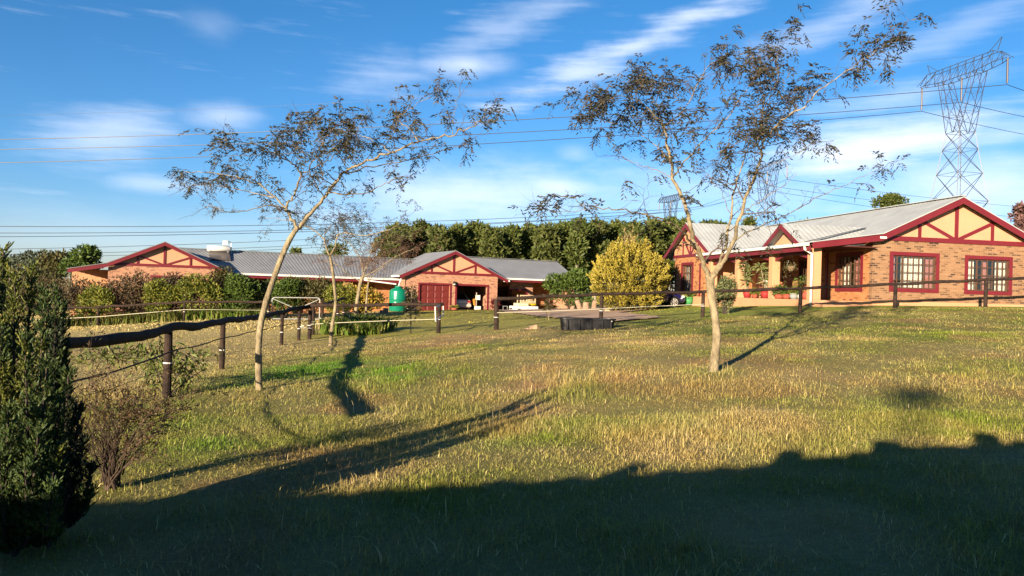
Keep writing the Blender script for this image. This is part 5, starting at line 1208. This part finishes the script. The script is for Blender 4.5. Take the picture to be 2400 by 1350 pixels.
# ------------------------------------------------------------------ windrow of tall trees behind, and far trees
F_GUM = leaf_material('windrow_leaves', [(.045, .070, .016), (.08, .115, .022), (.12, .15, .03), (.06, .085, .02), (.16, .17, .04)], .25)
F_GUM2 = leaf_material('windrow_leaves_olive', [(.05, .07, .018), (.085, .11, .024), (.13, .145, .035), (.065, .085, .02)], .25)
F_FAR = leaf_material('far_leaves', [(.05, .07, .045), (.08, .10, .06), (.10, .12, .07)], .2)
def tall_tree(name, label, px, d, y_top, wpx, mat, seed, n=1500, y_low=None, group=None, lumps=16, ll=.75, flat=False, bark=BARK_G, base=None, trunk_r=.22):
    rn = np.random.default_rng(seed); rnd = random.Random(seed); b = at(px, d)
    if base is not None: b.z = base
    top = P(px, y_top, d)[2]; h = top-b.z; w = wpx/2/FPX*d; low = P(px, y_low, d)[2] if y_low else b.z+h*.35
    t = thing(name, b, label, 'tree', group); bl = []
    for i in range(lumps):
        f = (i+.5)/lumps; z = low+(top-low)*(.12+.80*f); rr = w*(1.0-.55*abs(f-.45)**1.3*1.6) if not flat else w
        az = rnd.uniform(0, 2*pi); o_ = rr*rnd.uniform(.15, .75); s_ = w*rnd.uniform(.34, .55)
        bl.append((b.x+math.cos(az)*o_, b.y+math.sin(az)*o_, min(z, top-s_*.6), s_, s_, s_*.72))
    bl.append((b.x, b.y, top-w*.38, w*.45, w*.45, w*.38))
    C, A = blob_cloud(rn, bl, n, .5); A = unit(A*.6+rn.normal(0, .6, A.shape)+np.array([0, 0, .2]))
    leaf_part('crown', C, A, ll*rn.uniform(.5, 1.3, len(C)), ll*.42, mat, t, rn)
    mb = MB(); x1 = b+Vector((rnd.gauss(0, .3), 0, h*.5)); mb.tube([b+Vector((0, 0, -.3)), x1, Vector((b.x, b.y, top-h*.12))], [trunk_r, trunk_r*.7, .05], 7)
    for i in range(6):
        q = bl[i*len(bl)//7]; mb.tube([b.lerp(Vector((b.x, b.y, top)), .3+.08*i), Vector(q[:3])], [trunk_r*.4, .03], 5)
    part('trunk', mb, bark, t, world=True)
    return t
tops = [(905, 548), (945, 530), (985, 519), (1028, 532), (1068, 528), (1110, 521), (1150, 536), (1192, 531), (1236, 526), (1280, 530), (1318, 522), (1352, 515), (1395, 517), (1440, 520), (1482, 522), (1525, 516), (1566, 512), (1606, 516), (1650, 520), (1690, 523)]
for i, (px, yt) in enumerate(tops):
    tall_tree('windrow_tree', f'{ordw[i]} tree from the left in the front row of the dark windrow', px, 128+(i*37 % 11), yt, 66+(i*13 % 17), F_GUM if i % 3 else F_GUM2, 400+i, 2300, 640, 'front row of the windrow behind the houses', ll=.85)
for i in range(17):
    px = 925+i*46+(i*7 % 13)
    tall_tree('windrow_tree', f'{ordw[i]} tree from the left in the rear row of the dark windrow', px, 148+(i*5 % 9), 526+(i*11 % 14), 84, F_GUM2 if i % 2 else F_GUM, 450+i, 1400, 645, 'rear row of the windrow behind the houses', ll=1.1)
tall_tree('umbrella_tree', 'umbrella shaped gum tree rising behind the pale roof', 2082, 120, 458, 74, F_GUM, 480, 1700, 484, flat=True, lumps=10, ll=.55)
tall_tree('far_tree', 'small far tree just above the pale roof ridge', 1752, 150, 512, 40, F_GUM, 481, 700, 560, ll=.8)
tall_tree('far_tree', 'second far tree above the pale roof, left of the gablet', 1888, 170, 519, 60, F_GUM, 482, 800, 560, ll=.9)
tall_tree('winter_tree', 'pinkish winter tree at the right edge behind the gable', 2392, 52, 476, 76, leaf_material('pink_brown_leaves', [(.16, .08, .07), (.24, .13, .11), (.10, .06, .05)], .2), 483, 2600, 590, ll=.30, bark=BARK_D, trunk_r=.14)
tall_tree('far_tree', 'small dark tree tips showing over the grey roof by the leaning trunk', 690, 95, 583, 34, F_GUM, 484, 700, 625, ll=.5)
tall_tree('far_tree', 'dark tree showing over the grey roof behind the small thorn tree', 786, 95, 574, 66, F_GUM2, 485, 900, 625, ll=.5)
tall_tree('garden_tree', 'broad green tree beyond the lean to roof', 195, 66, 580, 112, F_GRN, 486, 2600, 655, ll=.38, bark=BARK_D)
tall_tree('garden_tree', 'green tree left of the broad one beyond the lean to roof', 130, 72, 592, 84, F_OLV, 487, 1800, 660, ll=.4, bark=BARK_D)
for i, (px, d, yt, w_) in enumerate([(20, 130, 600, 70), (62, 120, 590, 60), (100, 110, 588, 50), (-20, 100, 596, 80)]):
    tall_tree('far_tree', ['pale far tree at the left skyline behind the near conifer', 'pale far tree second on the left skyline', 'thin far tree on the left skyline beside the garden trees', 'pale far tree cut by the left frame edge'][i], px, d, yt, w_, F_FAR, 490+i, 900, 650, ll=.6)
shrub('bank_bush', 'brown bank bush at the left skyline behind the hedge', 60, 60, 190, 618, F_OLV, 2600, .3, .12, 'bush', seed=70)

# ------------------------------------------------------------------ pylons and cables
def pylon(loc, ax, scale, label, thick=1.0):
    t = thing('electricity_pylon', loc, label, 'pylon', 'lattice pylons'); e = Vector((ax[0], ax[1], 0)).normalized(); f = Vector((-e.y, e.x, 0)); Z = Vector((0, 0, 1))
    def pt(a, b, z): return (e*a+f*b+Z*z)*scale
    w = .068*scale*thick
    def st(mb, a, b, k_=1.0): mb.bar(a, b, w*k_, w*k_)
    legs = MB(); br = MB()
    lev = [(0, 5.0), (6, 4.1), (11.5, 3.3), (16.5, 2.6), (20.5, 2.05), (24, 1.6), (26.5, 1.3)]
    for (z0, h0), (z1, h1) in zip(lev[:-1], lev[1:]):
        cs0 = [(h0, h0), (-h0, h0), (-h0, -h0), (h0, -h0)]; cs1 = [(h1, h1), (-h1, h1), (-h1, -h1), (h1, -h1)]
        for i in range(4):
            j = (i+1) % 4; st(legs, pt(*cs0[i], z0), pt(*cs1[i], z1), 1.3)
            st(br, pt(*cs0[i], z0), pt(*cs1[j], z1), .8); st(br, pt(*cs0[j], z0), pt(*cs1[i], z1), .8); st(br, pt(*cs1[i], z1), pt(*cs1[j], z1), .7)
    for s in (-1, 1):                           # the two arms of the window
        ar = [(26.5, .1, 1.3, 1.3), (29.2, .95, 2.05, 1.15), (31.8, 1.8, 2.8, 1.0), (34.5, 2.6, 3.6, .9)]
        for (z0, a0_, b0_, c0_), (z1, a1_, b1_, c1_) in zip(ar[:-1], ar[1:]):
            q0 = [(s*a0_, c0_), (s*b0_, c0_), (s*b0_, -c0_), (s*a0_, -c0_)]; q1 = [(s*a1_, c1_), (s*b1_, c1_), (s*b1_, -c1_), (s*a1_, -c1_)]
            for i in range(4):
                j = (i+1) % 4; st(legs, pt(*q0[i], z0), pt(*q1[i], z1), 1.0); st(br, pt(*q0[i], z0), pt(*q1[j], z1), .7); st(br, pt(*q1[i], z1), pt(*q1[j], z1), .6)
    part('legs', legs, STEEL, t, kind='stuff'); part('bracing', br, STEEL, t, kind='stuff')
    arm = MB(); xs_ = [-8, -6.2, -4.4, -2.9, -1.45, 0, 1.45, 2.9, 4.4, 6.2, 8]
    def zt(x): return 36.5 if abs(x) < 6.6 else 35.3
    def zb_(x): return 34.5+(.55*max(0, abs(x)-3)/5)
    for x0, x1 in zip(xs_[:-1], xs_[1:]):
        for s in (-1, 1):
            c = .85*s; st(arm, pt(x0, c*(.3 if abs(x0) > 7 else 1), zb_(x0)), pt(x1, c*(.3 if abs(x1) > 7 else 1), zb_(x1)), 1.1); st(arm, pt(x0, c*(.3 if abs(x0) > 7 else .7), zt(x0)), pt(x1, c*(.3 if abs(x1) > 7 else .7), zt(x1)), 1.0)
            st(arm, pt(x0, c, zb_(x0)), pt(x1, c*.7, zt(x1)), .7); st(arm, pt(x1, c, zb_(x1)), pt(x1, c*.7, zt(x1)), .6)
        st(arm, pt(x0, .85, zb_(x0)), pt(x1, -.85, zb_(x1)), .6); st(arm, pt(x0, .6, zt(x0)), pt(x1, -.6, zt(x1)), .6)
    for s in (-1, 1):
        st(arm, pt(s*6.2, 0, 36.5), pt(s*6.9, 0, 38.2)); st(arm, pt(s*4.4, 0, 36.5), pt(s*6.9, 0, 38.2), .8)
    part('cross_arm', arm, STEEL, t, kind='stuff')
    ends = []
    for a in (-7.9, 0, 7.9):
        z0 = 35.0 if a else 34.5; tube_r = .13*scale
        part('insulator', MB().tube([pt(a, 0, z0), pt(a, 0, z0-3.4)], tube_r, 8), material('insulator_brown', (.06, .05, .05), .4, .4), t); ends.append(Vector(loc)+pt(a, 0, z0-3.6))
    return ends
p = P(2240, 700, 106); EN = pylon((p[0], 106, 0), (.20, -.98), .965, 'nearest lattice pylon rising behind the big timbered gable')
p = P(1565, 700, 262); EM = pylon((p[0], 262, 0), (.30, -.95), .99, 'farthest lattice pylon standing before the windrow by the golden conifer', 2.0)
p = P(1790, 700, 196); EO = pylon((p[0], 196, 0), (.30, -.95), 1.0, 'middle lattice pylon half hidden by the forked thorn tree', 1.35)
def cable(a, b, sag, label, r, group):
    a, b = Vector(a), Vector(b); n = 24; pts = []
    for i in range(n+1):
        t = i/n; q = a.lerp(b, t); q.z -= sag*4*t*(1-t); pts.append(q-a)
    o = link('power_cable', MB().tube(pts, r, 5).mesh('power_cable', CABLE), loc=a); tag(o, label, 'cable', group)
g1, g2_ = 'high cables of the near pylon', 'lower cables of the far pylons'
order = sorted(EN, key=lambda e: e.y)                         # nearest phase first
near_l = [(-60, 328), (-60, 351), (-60, 383)]
for i, (e, (px, py)) in enumerate(zip(reversed(order), reversed(near_l))):
    w_ = ['lowest', 'middle', 'uppermost'][i]
    cable(P(px, py, 104), e, 1.2, f'{w_} of the three high cables left of the near pylon', .046, g1)
for i, (e, (px, py)) in enumerate(zip(reversed(order), [(2640, 345), (2640, 300), (2640, 262)])):
    cable(e, P(px, py, 190), 1.0, f'{["lowest", "middle", "uppermost"][i]} of the three cables right of the near pylon', .045, g1)
for i, (py0, e) in enumerate([(528, sorted(EM, key=lambda q: q.y)[0]), (544, sorted(EM, key=lambda q: q.y)[1]), (553, sorted(EM, key=lambda q: q.y)[2]), (585, None), (598, None), (606, None)]):
    if e is not None: cable(P(-60, py0+2, 190), e, 2.0, f'{ordw[i]} from the top of the low cables crossing to the far pylon', .075, g2_)
    else: cable(P(-60, py0, 200), P(1560, [498, 512, 517][i-3], 285), 2.5, f'{ordw[i]} from the top of the low cables crossing to the far pylon', .065, g2_)
for i, e in enumerate(sorted(EO, key=lambda q: q.y)):
    cable(e, P(2640, 500+i*28, 330), 1.5, f'{ordw[i]} from the top of the cables falling right behind the pale roof', .05, g2_)
    cable(sorted(EM, key=lambda q: q.y)[i], e, 1.5, f'{ordw[i]} cable from the top between the two farther pylons', .045, g2_)
cable(P(-60, 272, 140), P(2290, 130, 108), 1.5, 'faint thin topmost earth wire crossing the upper sky', .016, g1)

# ------------------------------------------------------------------ veranda pots and plants
def rp(u, v, z): q = C0[:2]+d1*u+d2*v; return Vector((q[0], q[1], C0[2]+z))
F_ALOE = leaf_material('aloe_leaves', [(.10, .14, .035), (.17, .20, .06), (.24, .25, .10)], .15)
def rosette(C, A, c, n, r, rnd, up=.3):
    for i in range(n):
        az = rnd.uniform(0, 2*pi); C.append(list(c)); A.append([math.cos(az), math.sin(az), up+rnd.gauss(0, .35)])
def potted(u, v, z, r, h, potmat, label, kind, seed, ph=1.0, name='potted_plant'):
    rnd = random.Random(seed); rn = np.random.default_rng(seed); b = rp(u, v, z); t = thing(name, b, label, 'plant pot', 'potted plants on the veranda')
    part('pot', MB().lathe([(r*.68, 0), (r, h*.55), (r*.95, h*.9), (r*1.05, h*.92), (r*1.05, h), (r*.9, h), (r*.85, h*.9)], n=20), potmat, t, smooth=True)
    C = []; A = []; mb = MB()
    if kind == 'aloe':
        for k_ in range(5):
            e = b+Vector((rnd.gauss(0, .16), rnd.gauss(0, .12), h+ph*(.35+.65*k_/4))); mb.tube([b+Vector((0, 0, h*.8)), e], [.03, .02], 6); rosette(C, A, e, 34, .3, rnd)
            rosette(C, A, e-Vector((0, 0, .12)), 22, .3, rnd, -.1)
        part('stems', mb, BARK_P, t, world=True); leaf_part('leaves', C, A, .34*rn.uniform(.7, 1.2, len(C)), .045, F_ALOE, t, rn, fold=.15)
    elif kind == 'fern':
        rosette(C, A, b+Vector((0, 0, h)), 70, .3, rnd, .7); leaf_part('leaves', C, A, ph*rn.uniform(.6, 1.1, len(C)), .07, F_STRAP, t, rn, fold=.2)
    else:
        q = b+Vector((0, 0, h+ph*.4)); C_, A_ = blob_cloud(rn, [(q.x, q.y, q.z, ph*.8, ph*.6, ph*.5)], 380, .6); leaf_part('leaves', C_, unit(A_+rn.normal(0, .5, A_.shape)), .10, .045, F_GRN if kind == 'bush' else F_YG, t, rn)
    return t
POTR = material('red_glazed_pot', (.34, .035, .035), .4, .4); POTG = material('green_plastic_pot', (.07, .30, .10), .5, .3); POTW = material('grey_pot', (.30, .32, .30), .7, .2)
potted(-2.62, 5.65, .16, .20, .40, POTR, 'tall aloe in a red pot beside the second column from the number', 'aloe', 501, 1.25)
potted(-2.45, 4.25, .16, .21, .40, POTR, 'bushy aloe in a square red pot between two columns', 'aloe', 502, 1.35)
potted(-2.60, 4.95, .16, .14, .20, TERRA, 'low trailing plant between the two aloe pots', 'yellow', 503, .28)
potted(-2.60, 2.75, .16, .22, .20, TERRA, 'broad green plant in a low pot right of the bare column', 'bush', 504, .45)
potted(-2.62, 2.1, .16, .18, .22, TERRA, 'small plant in a terracotta bowl in the veranda opening', 'bush', 505, .26)
potted(-2.60, 1.55, .16, .18, .25, POTW, 'grey leaved plant in a grey pot in the veranda opening', 'yellow', 506, .25)
potted(-2.45, .85, .16, .2, .35, TERRA, 'tall leafy plant behind the white downpipe', 'bush', 507, .75)
potted(-2.66, .95, .16, .11, .22, WHITE, 'small plant in a white round pot near the downpipe', 'bush', 508, .12)
b8 = -.30
potted(-3.05, 11.55, b8, .26, .42, POTG, 'strap leaved plant in a bright green pot below the number', 'fern', 509, .62)
potted(-3.00, 12.4, b8, .20, .52, TERRA, 'terracotta urn standing left of the green pot', 'fern', 510, .2)
potted(-3.10, 12.95, b8, .24, .20, material('pink_stone', (.55, .27, .19), .8), 'low pink bowl left of the terracotta urn', 'yellow', 511, .08)
hb = thing('hanging_basket', rp(-2.15, 2.62, 1.40), 'hanging basket with trailing plant on the bare veranda column', 'basket')
part('basket', MB().lathe([(.08, 0), (.17, .12), (.19, .22), (.17, .22)], n=14), material('coir', (.22, .16, .09), .9, var=.2), hb)
part('chain', MB().tube([(.18, 0, .22), (0, 0, .75)], .008, 4).tube([(-.18, 0, .22), (0, 0, .75)], .008, 4), GALV, hb)
rn = np.random.default_rng(520); q = np.array(hb.location)+np.array([-.05, 0, .18])+rn.normal(0, 1, (220, 3))*np.array([.16, .12, .12]); leaf_part('trailing_leaves', np.concatenate([q, np.array(hb.location)+np.stack([rn.normal(-.28, .05, 60), rn.normal(-.1, .05, 60), -rn.uniform(0, .9, 60)], -1)]), rn.normal(size=(280, 3)), .08, .035, F_OLV, hb, rn)
gpot = thing('potted_plant', hl(0, 3.62, -.45, .0), 'orange potted palm between the two garage doors', 'plant pot', 'potted plants on the veranda')
part('pot', MB().lathe([(.15, 0), (.22, .25), (.22, .30), (.18, .30)], n=16), TERRA, gpot)
rnd = random.Random(531); C = []; A = []; rosette(C, A, Vector(gpot.location)+Vector((0, 0, .3)), 60, .3, rnd, .8); leaf_part('leaves', C, A, .55*np.random.default_rng(1).uniform(.6, 1.1, 60), .06, F_YG, gpot, fold=.3)
shrub('red_shrub', 'low dark red shrub at the right garage corner', 1160, 54.2, 24, 702, leaf_material('red_leaves', [(.12, .012, .012), (.20, .03, .025), (.08, .01, .01)], .2), 700, .14, .06, 'shrub', seed=77, lumps=5, trunk=False)

# ------------------------------------------------------------------ boarded wall the photographer stands behind (casts the foreground shade)
def shade_wall():
    edge = [(-500, 1215), (0, 1185), (400, 1170), (750, 1155), (1100, 1135), (1500, 1108), (1830, 1086), (1845, 1078), (2070, 1056), (2085, 1048), (2290, 1042), (2400, 1032), (2900, 1005)]
    pts = []
    for px, py in edge:
        g = np.array(ray_ground(px, py, base_h)); back = (g[1]+1.6)/SUN_DIR[1]
        q = g-SUN_DIR*back; pts.append(Vector(q))
    t = thing('paddock_wall', Vector((0, -1.6, 0)), 'low boarded paddock wall behind the camera', 'wall')
    wd = material('grey_boards', (.20, .15, .10), .85, .1, var=.25, scale=3)
    x = pts[0].x; i = 0
    xs_ = [p.x for p in pts]; zs_ = [p.z for p in pts]
    me = MB().box(0, .148, -.03, .03, 0, 1).mesh('plank', wd)
    while x < xs_[-1]:
        zt = float(np.interp(x, xs_, zs_))+.015*math.sin(i*2.3); z0 = hz(x, -1.6)-.2
        o = link('plank', me, t); o.location = (x, 0, z0); o.scale = (1, 1, zt-z0); x += .15; i += 1
    for px, py, w_ in [(1500, 1093, .10), (1868, 1062, .12), (2085, 1040, .13), (2315, 1022, .13), (1190, 1128, .06)]:
        g = np.array(ray_ground(px, py, base_h)); q = g-SUN_DIR*((g[1]+1.6)/SUN_DIR[1]); part('post', MB().tube([(q[0], .06, hz(q[0], -1.6)-.2), (q[0], .06, q[2])], w_, 10), POLE, t)
shade_wall()
def shadow_post():  # unseen post and box added to cast the soft smudge on the lawn
    g = np.array(ray_ground(2150, 900, base_h)); q = g-SUN_DIR*((g[1]+42)/SUN_DIR[1]); z0 = hz(q[0], -42)
    t = thing('shadow_post', Vector((q[0], -42, z0)), 'unseen tall post and box added far behind the camera for their soft shadow', 'post')
    part('pole', MB().tube([(0, 0, -.2), (0, 0, q[2]-z0-.42)], .10, 10), POLE, t); part('shadow_box', MB().box(-.40, .40, -.2, .2, q[2]-z0-.41, q[2]-z0-.12), POLE, t)
shadow_post()
